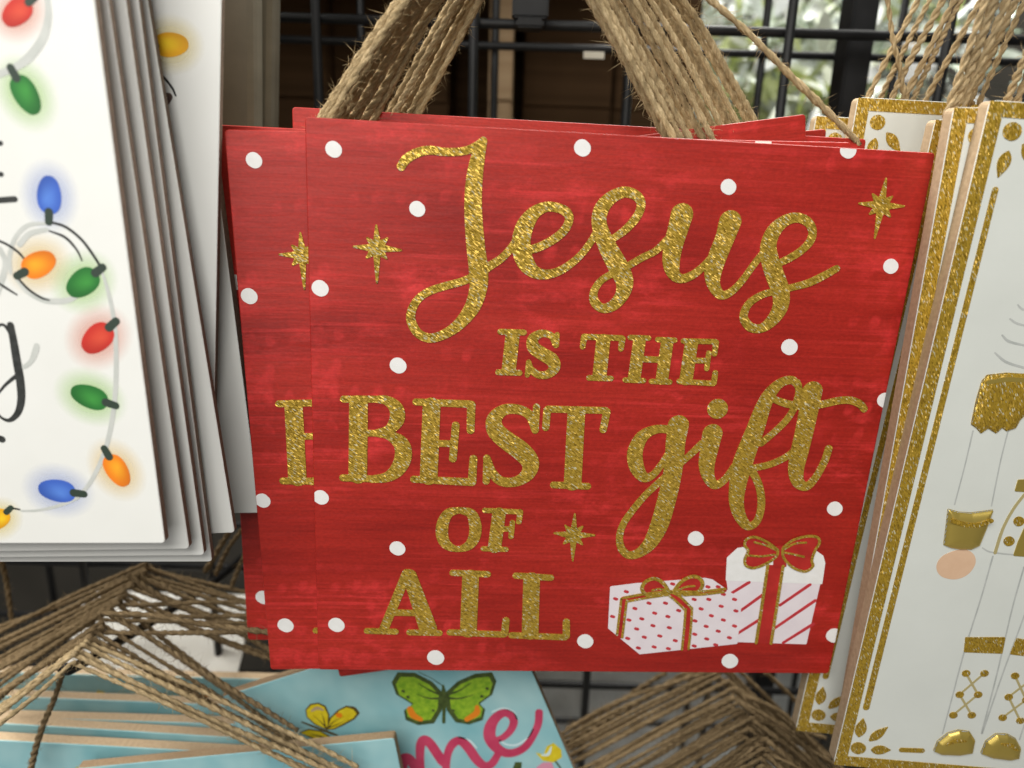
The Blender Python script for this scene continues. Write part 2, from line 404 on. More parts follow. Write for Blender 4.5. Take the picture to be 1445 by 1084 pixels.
# cardboard boxes standing behind the grid
def boxpx(px0, px1, D, depth, z0, z1, material, label, py=90):
    a, b = at(px0, py, D), at(px1, py, D)
    e = bpy.data.objects.new('cardboard_box', None); C.objects.link(e); e.location = ((a.x+b.x)/2, D+depth/2, z0)
    tag(e, label, 'box')
    wd = b.x-a.x
    box('carton', (0, 0, (z1-z0)/2), (wd, depth, z1-z0), material, e, bev=.002)
    box('flap', (0, -depth/2-.002, (z1-z0)-.05), (wd*.97, .003, .10), material, e, bev=.0008)
    return e
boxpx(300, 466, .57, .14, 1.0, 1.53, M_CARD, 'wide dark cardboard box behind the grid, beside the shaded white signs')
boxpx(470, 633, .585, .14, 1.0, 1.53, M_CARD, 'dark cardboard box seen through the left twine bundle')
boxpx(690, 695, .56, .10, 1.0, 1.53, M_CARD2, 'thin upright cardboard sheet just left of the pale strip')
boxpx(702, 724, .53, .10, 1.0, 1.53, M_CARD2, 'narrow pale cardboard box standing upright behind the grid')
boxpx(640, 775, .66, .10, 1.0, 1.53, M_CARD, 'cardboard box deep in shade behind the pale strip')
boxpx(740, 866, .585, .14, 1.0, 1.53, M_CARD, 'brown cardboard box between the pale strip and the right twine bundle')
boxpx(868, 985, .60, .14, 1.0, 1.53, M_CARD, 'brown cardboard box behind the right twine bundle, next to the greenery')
# added board above the frame, out of view, keeps the boxes in shade
sh = box('shade_board', (-.16, .58, 1.548), (.44, .36, .014), M_CARD); tag(sh, None, None, kind='structure')
# hanging hooks
def hook(pts, label, r=.0022, name='display_hook'):
    o = rod(name, pts, r, M_WIRE, smooth_path=True); return tag(o, label, 'hook')
hk = bpy.data.objects.new('hook_housing', None)
hb = at(748, 18, .40); C.objects.link(hk); hk.location = hb; tag(hk, 'black hook bracket clipped to the grid behind the red signs', 'hook')
box('bracket', (0, 0, .012), (.017, .012, .030), M_WIRE, hk); box('lip', (0, -.004, -.006), (.013, .016, .004), M_WIRE, hk)
ap = at(752, -205, .26); rod('peg', [Vector((0, 0, .02)), Vector((0, -.05, .06)), ap-hb+Vector((0, 0, -.002)), ap-hb+Vector((0, -.05, -.001))], .0024, M_WIRE, hk, smooth_path=True)
# bits of tape
tp = at(838, 78, .44)
tag(box('tape_strip', tp, (.011, .0006, .0035), M_TAPE, rz=.0, bev=0), 'small strip of frosted tape sticking out beside the right twine bundle', 'tape')
# ================================================================== red signs
RW = .2; RT = .0045
YAW = math.radians(3.8)
red1 = Board((430,165), .2465, (449,941), .2465, RW, .1985, 'L', YAW, t=RT)
red1.root('red_sign', 'front red sign with gold glitter lettering and two printed gifts', 'sign', None)
red1.body(M_RED, M_MDF)
B = red1; CL = B.clip()
def word(name, strokes, smooth=True, mat_=M_GOLD):
    s = Shape()
    for st in strokes: s.stroke(B.P(st), smooth)
    return s.build(name, mat_, B.e, 0, .0003, CL)
# --- script: Jesus
word('script_word', [
 [(566,235,6),(572,226,6.5),(585,217,6.5),(605,212,6),(630,214.5,5.5),(655,213,5.5),(673,206,6),(682,198,5)],
 [(682,199,5.5),(676,215,9),(671,240,11),(668,270,12),(668,305,12.5),(671,345,13),(675,380,13.5),(675,405,12.5),(667,432,11),(650,455,8.5),(630,470,7),(608,477,6.5),(590,470,6.5),(580,452,6.5),(582,435,6),(592,420,5.5),(608,410,5.5),(630,403,5.5),(655,396,5.5),(676,385,6),(693,374,6),(708,364,5.5),(722,349,5.5),(732,335,7)],
 [(733,352,6),(748,352,6),(764,347,6),(782,337,6),(796,325,6),(803,310,6),(799,299,6.5),(786,293,6.5),(770,292,7),(754,300,9),(742,316,12),(736,335,13),(736,354,13),(742,371,12),(753,383,9),(768,387,7),(785,384,6),(803,374,5.5),(820,359,5),(833,342,5),(840,330,5)],
 [(866,336,5),(880,326,5.5),(893,313,6),(902,299,6),(904,285,6.5),(896,275,7),(880,271,7.5),(862,279,9),(849,294,10.5),(845,312,10.5),(850,332,11.5),(860,354,13),(872,376,14),(881,397,12.5),(878,415,10),(866,430,8),(851,435,6.5),(839,426,6.5),(838,411,5.5),(848,396,5),(864,386,5),(886,375,5),(907,363,5),(925,354,5),(940,339,5)],
 [(962,303,16),(956,325,14.5),(949,350,13.5),(947,372,12),(951,387,8.5),(961,393,6.5),(975,389,6),(990,378,5.5),(1003,364,5)],
 [(1030,313,16),(1023,335,14),(1013,360,13.5),(1006,383,12.5),(1007,402,9),(1017,416,6.5),(1031,412,5.5),(1047,396,5),(1063,374,5),(1078,355,5)],
 [(1100,371,5),(1116,363,5.5),(1131,353,5.5),(1143,340,6),(1146,325,6),(1138,312,6.5),(1122,307,7),(1105,313,8.5),(1091,327,10.5),(1084,346,11.5),(1086,366,12.5),(1093,388,13),(1101,411,12.5),(1101,432,11.5),(1090,451,9),(1074,463,6.5),(1058,461,6.5),(1049,447,6),(1056,429,5.5),(1075,416,5),(1098,410,5),(1119,405,5),(1141,399,5.5),(1162,389,5.5),(1180,379,5)],
])
# --- script: gift
word('script_word', [
 [(957,600,15),(953,625,14),(951,652,13.5),(946,682,13.5),(939,711,13.5),(930,741,13),(918,765,10.5),(903,779,7.5),(888,783,6),(877,774,5.5),(874,757,5),(880,738,5),(894,718,5),(910,699,5),(928,682,5),(949,663,5),(972,643,5),(990,626,5.5)],
 [(956,612,7),(943,606,6),(924,606,6.5),(906,616,9),(896,637,11),(898,658,10.5),(908,673,7.5),(921,670,5.5),(934,654,5),(946,635,5)],
 [(1005,612,14.5),(1001,632,13),(997,655,11.5),(1000,674,8.5),(1009,684,6.5),(1022,677,5.5),(1035,659,5),(1046,645,6)],
 [(1126,543,5),(1116,536,6),(1100,541,7),(1085,557,9.5),(1075,578,11.5),(1066,604,13),(1056,630,14),(1047,656,14.5),(1041,683,12.5),(1039,708,10.5),(1044,728,8.5),(1055,742,6.5),(1068,735,5.5),(1074,712,5.5),(1071,686,5.5),(1061,664,5.5)],
 [(1124,540,5.5),(1127,552,5),(1121,574,5),(1110,592,5),(1094,608,5),(1074,625,5)],
 [(1058,661,5),(1083,656,5),(1105,647,5),(1124,634,5)],
 [(1146,552,14.5),(1141,578,14),(1135,607,13.5),(1128,637,13),(1123,662,11.5),(1126,680,8.5),(1138,686,6.5),(1151,673,5.5),(1163,651,5.5),(1169,633,5.5)],
 [(1091,563,5),(1112,570,5.5),(1137,573,5.5),(1161,570,5.5),(1184,565,5.5),(1201,565,5.5),(1213,570,5.5),(1219,577,5)],
])
word('letter_dot', [[(1012,576.5,14.5),(1012.6,577,14.5)]], False)
# --- capitals, each letter its own piece
def cap(lines=(), curves=()):
    s = Shape()
    for st in lines: s.stroke(B.P(st), False)
    for st in curves: s.stroke(B.P(st), True)
    return s.build('letter', M_GOLD, B.e, 0, .0003, CL)
def stem(a, b, r):      # flat-ended bar
    return [(a[0], a[1]+r*.7, r), (b[0], b[1]-r*.7, r)]
# IS THE
cap([stem((723,468),(718,527),10), [(706,468,4.2),(739,469,4.2)], [(703,525,4.2),(733,526,4.2)]])
cap([[(786,472,3.6),(785,487,3.8)], [(746,511,3.8),(744,529,3.6)]],
    [[(784,487,4),(778,474,5),(764,470.5,5.5),(752,478,7.5),(753,490,9),(765,499,9.5),(779,508,9.5),(782,519,8),(773,528,6),(760,528.5,5.5),(749,521,5),(746,512,4)]])
cap([stem((851,474),(846,535),10), [(824,475,4.2),(877,477,4.2)], [(824,476,4.5),(822,489,4)], [(878,478,4.5),(876,492,4)], [(831,533,4),(862,534,4)]])
cap([stem((902,475),(895,538),9), stem((941,478),(934,540),9), [(889,476,3.8),(915,477,3.8)], [(928,479,3.8),(952,480,3.8)], [(882,536,3.8),(908,537,3.8)], [(919,538,3.8),(945,539,3.8)], [(898,506,4.5),(938,508,4.5)]])
cap([stem((975,480),(968,541),9.5), [(964,481,3.8),(1009,482,3.8)], [(1010,483,4.2),(1008,499,4)], [(972,508,4),(997,509,4)], [(1000,498,3.8),(997,520,3.8)], [(958,538,3.8),(1006,541,4)], [(1007,540,4.2),(1009,526,4)]])
# BEST
cap([stem((506,561),(505,679),13), [(485,563,5),(540,563,5)], [(484,674,5.2),(540,676,5.2)], [(505,611,4.8),(545,611,4.8)]],
    [[(530,563,5),(546,565,7),(559,576,10),(560,592,10.5),(549,606,7),(530,611,5)], [(530,611,5),(549,614,7),(566,626,11),(569,644,12),(561,662,10.5),(546,673,7.5),(525,676,5.5)]])
cap([stem((609,564),(605,681),12.5), [(587,567,5),(662,570,5.5)], [(665,571,6),(664,607,5.5)], [(607,625,5),(640,626,5)], [(643,600,5.5),(639,647,5.5)], [(584,676,5.2),(663,680,5.8)], [(666,680,6),(668,647,5.5)]])
cap([[(757,574,5),(755,607,5)], [(687,646,5),(686,679,5)]],
    [[(755,606,5.5),(748,587,6.5),(733,578,7),(712,578,8),(698,590,10.5),(699,606,12.5),(713,620,13.5),(735,636,14),(748,652,12.5),(745,668,10),(729,679,7.5),(708,679,7),(694,666,6.5),(687,647,5.5)]])
cap([stem((813,576),(808,689),12.5), [(773,577,5),(854,579,5)], [(772,579,5.5),(770,603,5.2)], [(856,581,5.5),(851,606,5.2)], [(781,684,5),(829,686,5)]])
# OF
cap((), [[(648,719.5,4.5),(664,724,7),(670,737,8.5),(670,755,8.5),(662,769,7),(646,774.5,4.5),(631,769,7),(624,756,8.5),(625,738,8.5),(633,724,7),(648,719.5,4.5)]])
cap([stem((704,718),(698,778),9.5), [(684,720,3.8),(730,722,3.8)], [(734,722,4.2),(732,736,4)], [(702,746,4),(720,746,4)], [(723,737,3.8),(721,757,3.8)], [(682,774,3.8),(714,775,3.8)]])
# ALL
cap([[(574,809,7),(541,889,6.5)], [(578,812,10),(604,886,12.5)], [(555,864,5),(596,865,5)], [(518,890,4.6),(558,891,4.6)], [(578,892,4.6),(620,893,4.6)]])
cap([stem((664,806),(661,897),11.8), [(639,808,4.8),(688,810,4.8)], [(635,892,4.8),(710,895,4.8)], [(712,894,5.2),(714,875,5)]])
cap([stem((750,810),(748,900),11.8), [(728,812,4.8),(777,815,4.8)], [(722,896,4.8),(797,899,4.8)], [(799,897,5.2),(799,877,5)]])
# --- stars
def star(c, tips, short, name='star'):
    cx, cy = c; pts = []
    order = [tips[0], None, tips[1], None, tips[2], None, tips[3], None]
    ang = [math.atan2(t[1]-cy, t[0]-cx) for t in tips]
    seq = []
    for k in range(4):
        a0 = ang[k]; a1 = ang[(k+1) % 4]
        while a1 < a0: a1 += 2*math.pi
        seq.append((a0, math.hypot(tips[k][0]-cx, tips[k][1]-cy))); seq.append(((a0+a1)/2, short))
    for k, (a, r) in enumerate(seq):
        pts.append((cx+math.cos(a)*r, cy+math.sin(a)*r)); a2 = seq[(k+1) % 8][0]
        while a2 < a: a2 += 2*math.pi
        b = (a+a2)/2; q = short*.50
        pts.append((cx+math.cos(b)*q, cy+math.sin(b)*q))
    s = Shape(); s.poly(B.P(pts), .0003); return s.build(name, M_GOLD, B.e, 0, .0003, CL)
star((532,350), [(531,318),(566,353),(532,399),(499,348)], 20)
star((809,755), [(811,725),(839,755),(808,791),(782,752)], 18)
star((1243,290), [(1250,252),(1275,291),(1234,336),(1212,287)], 20)
# --- snow dots
for (x, y) in [(471,211),(822,209),(1197,212),(1028,264),(589,295),(452,407),(1257,376),(1114,490),(562,516),(1249,565),(453,702),(1178,718),(561,774),(982,760),(475,882),(826,905),(615,928),(1030,933),(1177,897)]:
    s = Shape(); rr = RNG.uniform(10.0, 11.2); s.stroke(B.P([(x-1.0,y-.8,rr),(x+1.0,y+.8,rr*.97)]), False); s.build('snow_dot', M_DOT, B.e, 0, .00012, CL)
# --- printed gifts
def Z(pts, r=None): return [(840+p[0]/4.129, 740+p[1]/4.129) + ((p[2]/4.129,) if len(p) > 2 else ((r/4.129,) if r else ())) for p in pts]
def poly(name, pts, material, z0, par, th=.0001, rnd=.0004):
    s = Shape(); s.poly(B.P(Z(pts)), rnd); return s.build(name, material, par, z0, th, CL)
def strokes(name, sts, material, z0, par, th=.0001, smooth=True):
    s = Shape()
    for st in sts: s.stroke(B.P(st), smooth)
    return s.build(name, material, par, z0, th, CL)
g2 = poly('printed_gift', [(770,325),(1305,345),(1225,693),(817,680)], M_PINKW, 0, B.e)
lid = poly('lid', [(765,322),(772,195),(830,142),(880,135),(1275,152),(1322,185),(1333,225),(1316,342)], M_DOT, .0001, g2)
for a, b in [((785,405),(895,337)), ((838,508),(985,402)), ((820,640),(965,548)), ((1075,470),(1250,350)), ((1040,607),(1280,443)), ((1095,688),(1268,580))]:
    strokes('stripe', [Z([(*a,9),(*b,10)])], M_INKR, .0001, g2, smooth=False)
poly('ribbon', [(1003,235),(1092,240),(1022,690),(935,687)], M_RIB, .0002, g2, rnd=.0001)
strokes('ribbon_edge', [Z([(1003,235),(970,460),(935,687)], 9), Z([(1092,240),(1058,460),(1022,690)], 9)], M_GOLD, .0003, g2, .0002)
lw = [(1055,140),(990,95),(925,70),(878,84),(868,118),(888,150),(868,200),(876,236),(922,250),(990,226),(1050,185),(1060,150)]
rwp = [(1095,128),(1150,88),(1230,66),(1290,72),(1302,105),(1276,150),(1258,205),(1264,240),(1220,270),(1150,248),(1097,195),(1088,150)]
bow = poly('bow', lw, M_RIB, .0003, g2); poly('bow', rwp, M_RIB, .0003, g2)
poly('knot', [(1045,130),(1100,125),(1105,240),(1040,240)], M_RIB, .00035, g2)
strokes('bow_edge', [Z(lw+lw[:1], 8), Z(rwp+rwp[:1], 8), Z([(1050,145),(990,118),(925,100)], 6), Z([(1040,172),(960,182),(885,176)], 6), Z([(1100,140),(1160,108),(1225,102)], 6), Z([(1100,160),(1150,170),(1212,185)], 6)], M_GOLD, .00045, g2, .0002)
g1 = poly('printed_gift', [(92,365),(235,347),(640,316),(680,325),(832,432),(842,500),(822,690),(260,750),(80,602)], M_PINKW, .00012, B.e, th=.0001)
for x, y in [(180,390),(118,432),(100,535),(230,488),(312,457),(408,457),(345,515),(270,548),(195,555),(240,607),(335,588),(422,535),(430,600),(375,648),(285,655),(188,662),(250,718),(342,712),(465,675),(485,500),(575,435),(615,490),(660,435),(732,475),(675,530),(745,555),(580,560),(645,592),(715,620),(578,638),(648,665),(575,706),(780,658),(810,590),(818,502),(810,435),(700,700),(425,722),(450,345),(745,405),(715,362),(655,362)]:
    s = Shape(); s.stroke(B.P(Z([(x-6,y-2,9.5),(x+6,y+2,9.5)])), False); s.build('polka_dot', M_INKR, g1, .00022, .00008, CL)
strokes('ribbon', [Z([(165,432),(152,540),(140,650)],17), Z([(543,485),(535,600),(522,724)],19), Z([(165,435),(300,412),(430,398)],15), Z([(430,398),(600,400),(750,382)],15), Z([(430,398),(490,440),(543,485)],17)], M_RIB, .00022, g1)
strokes('ribbon_edge', [Z([(150,430),(137,540),(125,640)],7), Z([(182,440),(170,540),(156,655)],7), Z([(524,490),(516,600),(503,726)],7), Z([(562,485),(555,600),(542,722)],7), Z([(165,424),(300,400),(430,386)],8), Z([(185,446),(300,425),(420,408)],7), Z([(460,400),(600,406),(745,390)],8), Z([(460,386),(600,388),(755,372)],7), Z([(440,385),(500,425),(560,485)],7), Z([(420,405),(475,450),(525,500)],7)], M_GOLD, .00032, g1, .0002)
lb = [(430,395),(395,340),(345,312),(292,330),(270,370),(295,405),(350,408)]
rb = [(450,392),(500,330),(560,300),(608,312),(622,352),(590,392),(520,405)]
poly('bow', lb, M_RIB, .00032, g1); poly('bow', rb, M_RIB, .00032, g1)
strokes('bow_edge', [Z(lb+lb[:1],11), Z(rb+rb[:1],11), Z([(440,392),(380,372),(330,380)],6), Z([(450,392),(520,362),(575,355)],6)], M_GOLD, .00042, g1, .0002)
# --- the other red signs of the stack share the print
def hanger(Bd, lpx, rpx, D, mat_=None, apex=(752,-205), R=.00135):
    """two legs through holes near the top edge, over the hook above the picture"""
    pts = [at(lpx[0][0]-8, lpx[0][1]+14, D+.003), at(*lpx[0], D+.001), at(*lpx[1], D), at(*apex, D+.001), at(*rpx[1], D+.008), at(*rpx[0], D+.012), at(rpx[0][0]+6, rpx[0][1]+14, D+.015)]
    return twine('twine_hanger', pts, R, Bd.e, Bd.Mi, mat_, fuzz=380, off=.24, thick=.78, pitch=R*8)
grp = 'red signs hanging in one stack'
reds = [red1]
specs = [ # top-left px, D, bottom-left px, D
 ((316,183), .2513, (381,937), .2513, True, 'second red sign showing a strip of print left of the front sign'),
 ((305,176), .2680, (352,941), .2670, True, 'red sign whose shaded left edge shows below the white signs'),
 ((412,151), .2745, (436,938), .2745, False, 'red sign whose corner sticks up beside the left twine bundle'),
 ((236,118), .2830, (300,890), .2830, False, 'red sign with its far top corner tilted up under the single twine'),
 ((462,172), .2890, (480,905), .2890, False, 'hidden middle red sign, only a sliver of its top edge showing'),
 ((262,128), .2960, (318,880), .2960, False, 'red sign behind the single twine, a step below the tilted corner'),
 ((340,205), .3030, (385,860), .3030, False, 'rearmost red sign of the stack, mostly hidden')]
legs = [((468,163),(575,0),(945,184),(842,0)), ((452,168),(562,0),(935,186),(833,0)), ((488,163),(588,0),(968,186),(862,0)), ((506,162),(604,0),(988,186),(884,0)),
        ((530,162),(622,0),(1196,186),(1004,0)), ((548,162),(638,0),(1010,186),(905,0)), ((566,163),(652,0),(1034,186),(928,0)), ((584,164),(666,0),(1064,187),(952,0))]
for k, (tl, Dt, bl, Db, full, lab) in enumerate(specs):
    Bd = Board(tl, Dt, bl, Db, RW, .1985, 'L', YAW*.9+RNG.normal(0, .004), t=RT)
    if k == 3: Bd = Board((1137,161), Dt, (1146,850), Db, RW, .1985, 'R', YAW, t=RT)
    if k == 5: Bd = Board((1166,182), Dt, (1146,870), Db, RW, .1985, 'R', YAW, t=RT)
    if full:
        Bd.e = copy_tree(red1.e, Bd.M, lab)
    else:
        Bd.root('red_sign', lab, 'sign'); o = red1.e.children[0].copy(); C.objects.link(o); o.parent = Bd.e
    Bd.e['group'] = grp; reds.append(Bd)
red1.e['group'] = grp
for Bd, (a, b, c, d) in zip(reds, legs):
    off = (Bd.O-red1.O).dot(Vector((0, 1, 0)))
    hanger(Bd, (a, b), (c, d), .2515+.0055*reds.index(Bd), M_JUTE, apex=(735+6*reds.index(Bd), -200))
for i, (a, b) in enumerate([((460,164),(568,0)), ((478,163),(582,0)), ((497,162),(597,0)), ((518,162),(612,0)), ((556,163),(646,0)), ((590,164),(676,0)), ((575,164),(659,0))]):
    Bd = reds[i]; D = .2535+.006*i
    twine('twine_hanger', [at(a[0]-8, a[1]+14, D+.003), at(*a, D+.001), at(*b, D), at(745+5*i, -205, D)], .0013, Bd.e, Bd.Mi, M_JUTE, fuzz=380, off=.24, thick=.78, pitch=.0105)
# extra strands doubling each loop on the right
for i, (a, b) in enumerate([((955,185),(850,0)), ((1000,186),(895,0)), ((1022,186),(916,0)), ((1048,187),(940,0)), ((1076,189),(962,0)), ((978,186),(872,0)), ((1040,187),(934,0))]):
    Bd = reds[i+1]; D = .255+.008*i
    twine('twine_hanger', [at(a[0]+6, a[1]+14, D+.015), at(*a, D+.012), at(*b, D+.008), at(745+5*i, -205, D)], .0013, Bd.e, Bd.Mi, M_JUTE, fuzz=380, off=.24, thick=.78, pitch=.0105)
# ================================================================== white signs with printed light strings
def fan(name, cen, rim, ccol, rcol, parent, z, dark=None, glow=False):
    """flat printed patch, colour blended from its middle to its rim (airbrushed ink)"""
    V = [(*cen, z)]; n = len(rim); rings = (.35, .5, .62, .74, .87, 1.0) if glow else (.35, .6, .8, 1.0); cols = [ccol]
    for q in rings:
        for k, (x, y) in enumerate(rim):
            V.append((cen[0]+(x-cen[0])*q, cen[1]+(y-cen[1])*q, z)); f = q*q*(3-2*q)
            c = tuple(ccol[i]*(1-f)+rcol[i]*f for i in range(3))
            if dark: g = max(0., math.cos(2*math.pi*k/n-.6))*q*.55; c = tuple(c[i]*(1-g)+dark[i]*g for i in range(3))
            cols.append(c)
    F = [(0, 1+k, 1+(k+1) % n) for k in range(n)]
    for r in range(len(rings)-1):
        for k in range(n):
            a = 1+r*n; F.append((a+k, a+n+k, a+n+(k+1) % n, a+(k+1) % n))
    o = mesh_obj(name, V, F, M_GLOW if glow else M_PRINT, parent)
    ca = o.data.color_attributes.new('print', 'FLOAT_COLOR', 'POINT')
    for i, c in enumerate(cols):
        q = 0 if i == 0 else rings[(i-1)//n]
        ca.data[i].color = (*ccol, max(0., 1-q)**1.15*.95 if q < 1 else 0.) if glow else (*c, 1)
    return o
WH = (.82,.82,.79)
M_GLOW = attr_mat('sprayed ink', .5); _t = NT(M_GLOW); _tr = _t.n('ShaderNodeBsdfTransparent'); _mx = _t.n('ShaderNodeMixShader')
_vc = [x for x in _t.t.nodes if x.bl_idname == 'ShaderNodeVertexColor'][0]; _out = [x for x in _t.t.nodes if x.bl_idname == 'ShaderNodeOutputMaterial'][0]
_t.l(_vc.outputs['Alpha'], _mx.inputs[0]); _t.l(_tr.outputs[0], _mx.inputs[1]); _t.l(_t.b.outputs[0], _mx.inputs[2]); _t.l(_mx.outputs[0], _out.inputs['Surface'])
BULB = {'red': ((.72,.08,.04), (.60,.03,.02), (.90,.45,.36)), 'green': ((.05,.30,.05), (.02,.17,.03), (.55,.80,.35)),
        'blue': ((.10,.24,.72), (.05,.13,.55), (.52,.60,.90)), 'orange': ((.95,.42,.02), (.90,.22,.01), (.95,.72,.34)), 'yellow': ((.95,.62,.02), (.85,.40,.01), (.95,.80,.36))}
def bulb(Bd, cap, tip, col):
    cx, cy, k = Bd.loc(*cap); tx, ty, _ = Bd.loc(*tip); ax = np.array([tx-cx, ty-cy]); L = np.linalg.norm(ax); ax /= L; nx = np.array([-ax[1], ax[0]])
    body, edge, glow = BULB[col]
    e = fan('printed_glow', tuple(np.array([cx, cy])+ax*L*.55), [tuple(np.array([cx, cy])+ax*(L*.55+math.cos(a)*L*.86)+nx*math.sin(a)*L*.70) for a in np.linspace(0, 2*math.pi, 28, endpoint=False)], tuple(g*.92 for g in glow), WH, Bd.e, .000012+.000004*bulb.k, glow=True); bulb.k += 1
    rim = []
    for a in np.linspace(0, 2*math.pi, 28, endpoint=False):
        u = .58+.42*math.cos(a); wdt = .27*abs(math.sin(a))**.8*(1.0-.12*math.cos(a))*(1 if math.sin(a) > 0 else -1)
        rim.append(tuple(np.array([cx, cy])+ax*L*u+nx*L*wdt))
    fan('printed_bulb', tuple(np.array([cx, cy])+ax*L*.5+nx*L*.05), rim, body, edge, Bd.e, .00009, tuple(c*.55 for c in edge))
    s = Shape(); s.stroke([(cx-ax[0]*L*.02, cy-ax[1]*L*.02, L*.085), (cx+ax[0]*L*.2, cy+ax[1]*L*.2, L*.095)], False); s.build('bulb_cap', M_CAP, Bd.e, .00009, .00003)
bulb.k = 0
M_CAP = mat('dark green ink', (.03,.05,.035), .5)
def ink(Bd, name, sts, material, z=.000062, th=.00002, smooth=True):
    s = Shape()
    for st in sts: s.stroke(Bd.P(st), smooth)
    return s.build(name, material, Bd.e, z, th, Bd.clip())
W1 = Board((133,0), .212, (233,767), .206, .23, .33, 'R', 0, 'B', t=.003)
W1.root('white_sign', 'front white sign printed with coloured string lights and black script', 'sign', 'white string light signs hanging in one stack')
W1.body(M_WHITE, M_MDFSHADE)
ink(W1, 'printed_cord', [
 [(143,380,1.5),(151,405,2.6),(158,435,3),(163,470,3.2),(164,520,3.4),(162,565,3.4),(155,610,3.4),(145,645,3.2),(128,680,3),(110,702,2.4)],
 [(110,702,3),(85,713,2.5),(55,720,2),(30,721,1.5)], [(69,315,2),(40,318,3),(22,335,3),(14,360,3),(15,385,2.5)],
 [(66,324,3),(42,330,4),(28,345,4)], [(25,395,3.5),(40,412,4),(65,424,4.5),(95,424,4),(112,415,3)], [(-5,420,3),(3,395,4),(8,370,4),(0,352,4)],
 [(67,-2,4),(68,25,5),(60,55,6),(40,82,6),(18,97,5),(-6,106,5)]], M_GREY)
ink(W1, 'printed_cord', [[(69,313,1.6),(92,320,2.0),(115,338,2.0),(133,362,2.0),(144,380,1.8)], [(70,326,1.2),(92,335,2),(108,352,1.6),(116,368,1)],
 [(-6,338,1.6),(10,345,1.8),(26,356,1.8),(38,370,1.2)], [(24,391,1.5),(40,408,1.8),(58,420,1.6),(70,424,1)], [(-4,398,1.2),(8,406,1.8),(24,416,1.2)], [(28,719,1.2),(12,716,1.6)]], M_BLACK, .000066)
for cp, tip, col in [((49,-4),(6,33),'red'), ((16,97),(52,161),'green'), ((69,312),(70,248),'blue'), ((25,389),(77,361),'orange'), ((144,378),(97,415),'green'),
                     ((163,454),(119,495),'red'), ((162,572),(100,551),'green'), ((148,634),(178,686),'orange'), ((117,697),(54,689),'blue'), ((15,717),(-14,745),'yellow')]: bulb(W1, cp, tip, col)
M_SOFT = noisy('soft black ink', (.02,.022,.02), (.05,.052,.05), (500,500,500), .5)
ink(W1, 'printed_script', [[(-6,462,2),(4,458,2),(12,466,2.5),(18,478,3)], [(15,459,5),(19,480,5.5),(24,510,6),(29,540,6),(30,565,5.5),(25,583,4.5),(14,593,3),(3,590,2),(-4,582,1.5)],
 [(-6,560,1.5),(6,545,2),(16,536,2.5),(24,530,3)]], M_SOFT)
ink(W1, 'printed_script', [[(34,518,3),(44,510,3.5),(50,496,4.5),(52,488,4)]], M_GREY, .000064)
ink(W1, 'printed_script', [[(-6,283,4.2),(21,281,4.2)], [(-6,246,3),(2,246,3.5)], [(-4,203,3),(1,202,3.5)]], M_SOFT, smooth=False)
ink(W1, 'printed_script', [[(0,619,5),(3,620,5)]], M_SOFT, smooth=False)
gw = 'white string light signs hanging in one stack'
for k, (tp, Dt, bt, Db, lab) in enumerate([
  ((152,0), .2195, (267,775), .2165, 'white string light sign directly behind the front one'),
  ((177,0), .2260, (288,784), .2235, 'third white string light sign back in the stack'),
  ((195,0), .2325, (299,793), .2310, 'fourth white string light sign, hanging lowest in the stack'),
  ((208,0), .2395, (331,752), .2365, 'white string light sign with a bare lower corner, higher than its stack')]):
    Bd = Board(tp, Dt, bt, Db, .23, .33, 'R', 0, 'B', t=.0028); Bd.root('white_sign', lab, 'sign', gw); Bd.body(M_WHITE, M_MDFSHADE)
    ink(Bd, 'printed_cord', [[(bt[0]-72,620,4),(bt[0]-85,660,4.5),(bt[0]-110,700,4)]], M_GREY)
M_YSM = mat('brown ink smudge', (.10,.06,.05), .5)
W5 = Board((313,0), .2475, (303,600), .2475, .23, .33, 'R', 0, 'T', t=.005)
W5 = Board((316,-190), .2475, (301,640), .2475, .23, None, 'R', 0, 'T', t=.003)
W5.root('white_sign', 'crooked white sign with a lone yellow bulb beside the red signs', 'sign', gw); W5.body(M_WHITE, M_MDFSHADE)
bulb(W5, (208,66), (266,61), 'yellow')
ink(W5, 'printed_cord', [[(214,95,1.2),(230,108,1.6),(243,124,1.6),(248,135,1.2)]], M_BLACK); ink(W5, 'printed_cord', [[(232,133,2),(240,136,3.5),(236,147,2)]], M_YSM)
W6 = Board((273,0), .2595, (367,724), .2595, .23, .33, 'R', 0, 'B', t=.005)
W6.root('white_sign', 'shaded white sign whose lower corner touches the red sign', 'sign', gw); W6.body(M_WHITE, M_MDFSHADE)
M_WRAPSHADE = noisy('shade-toned wrapped pack', (.17,.155,.12), (.24,.22,.17), (40,40,6), .25, spec=.6)  # these rear boards stand in shade; the dark colour carries it
for tp, bt, D, lab in [((357,10),(360,180), .315, 'plastic wrapped pack, shade put in its dark colour, the nearer of two above the second red sign'), ((388,22),(384,180), .345, 'plastic wrapped pack, shade put in its dark colour, next to the cardboard boxes')]:
    Bd = Board((tp[0]+1,-190), D, bt, D, .2, .17, 'R', 0, 'T', t=.012); Bd.root('shade_toned_pack', lab, 'pack'); Bd.body(M_WRAPSHADE, M_WRAPSHADE, rc=.004, bev=.003)
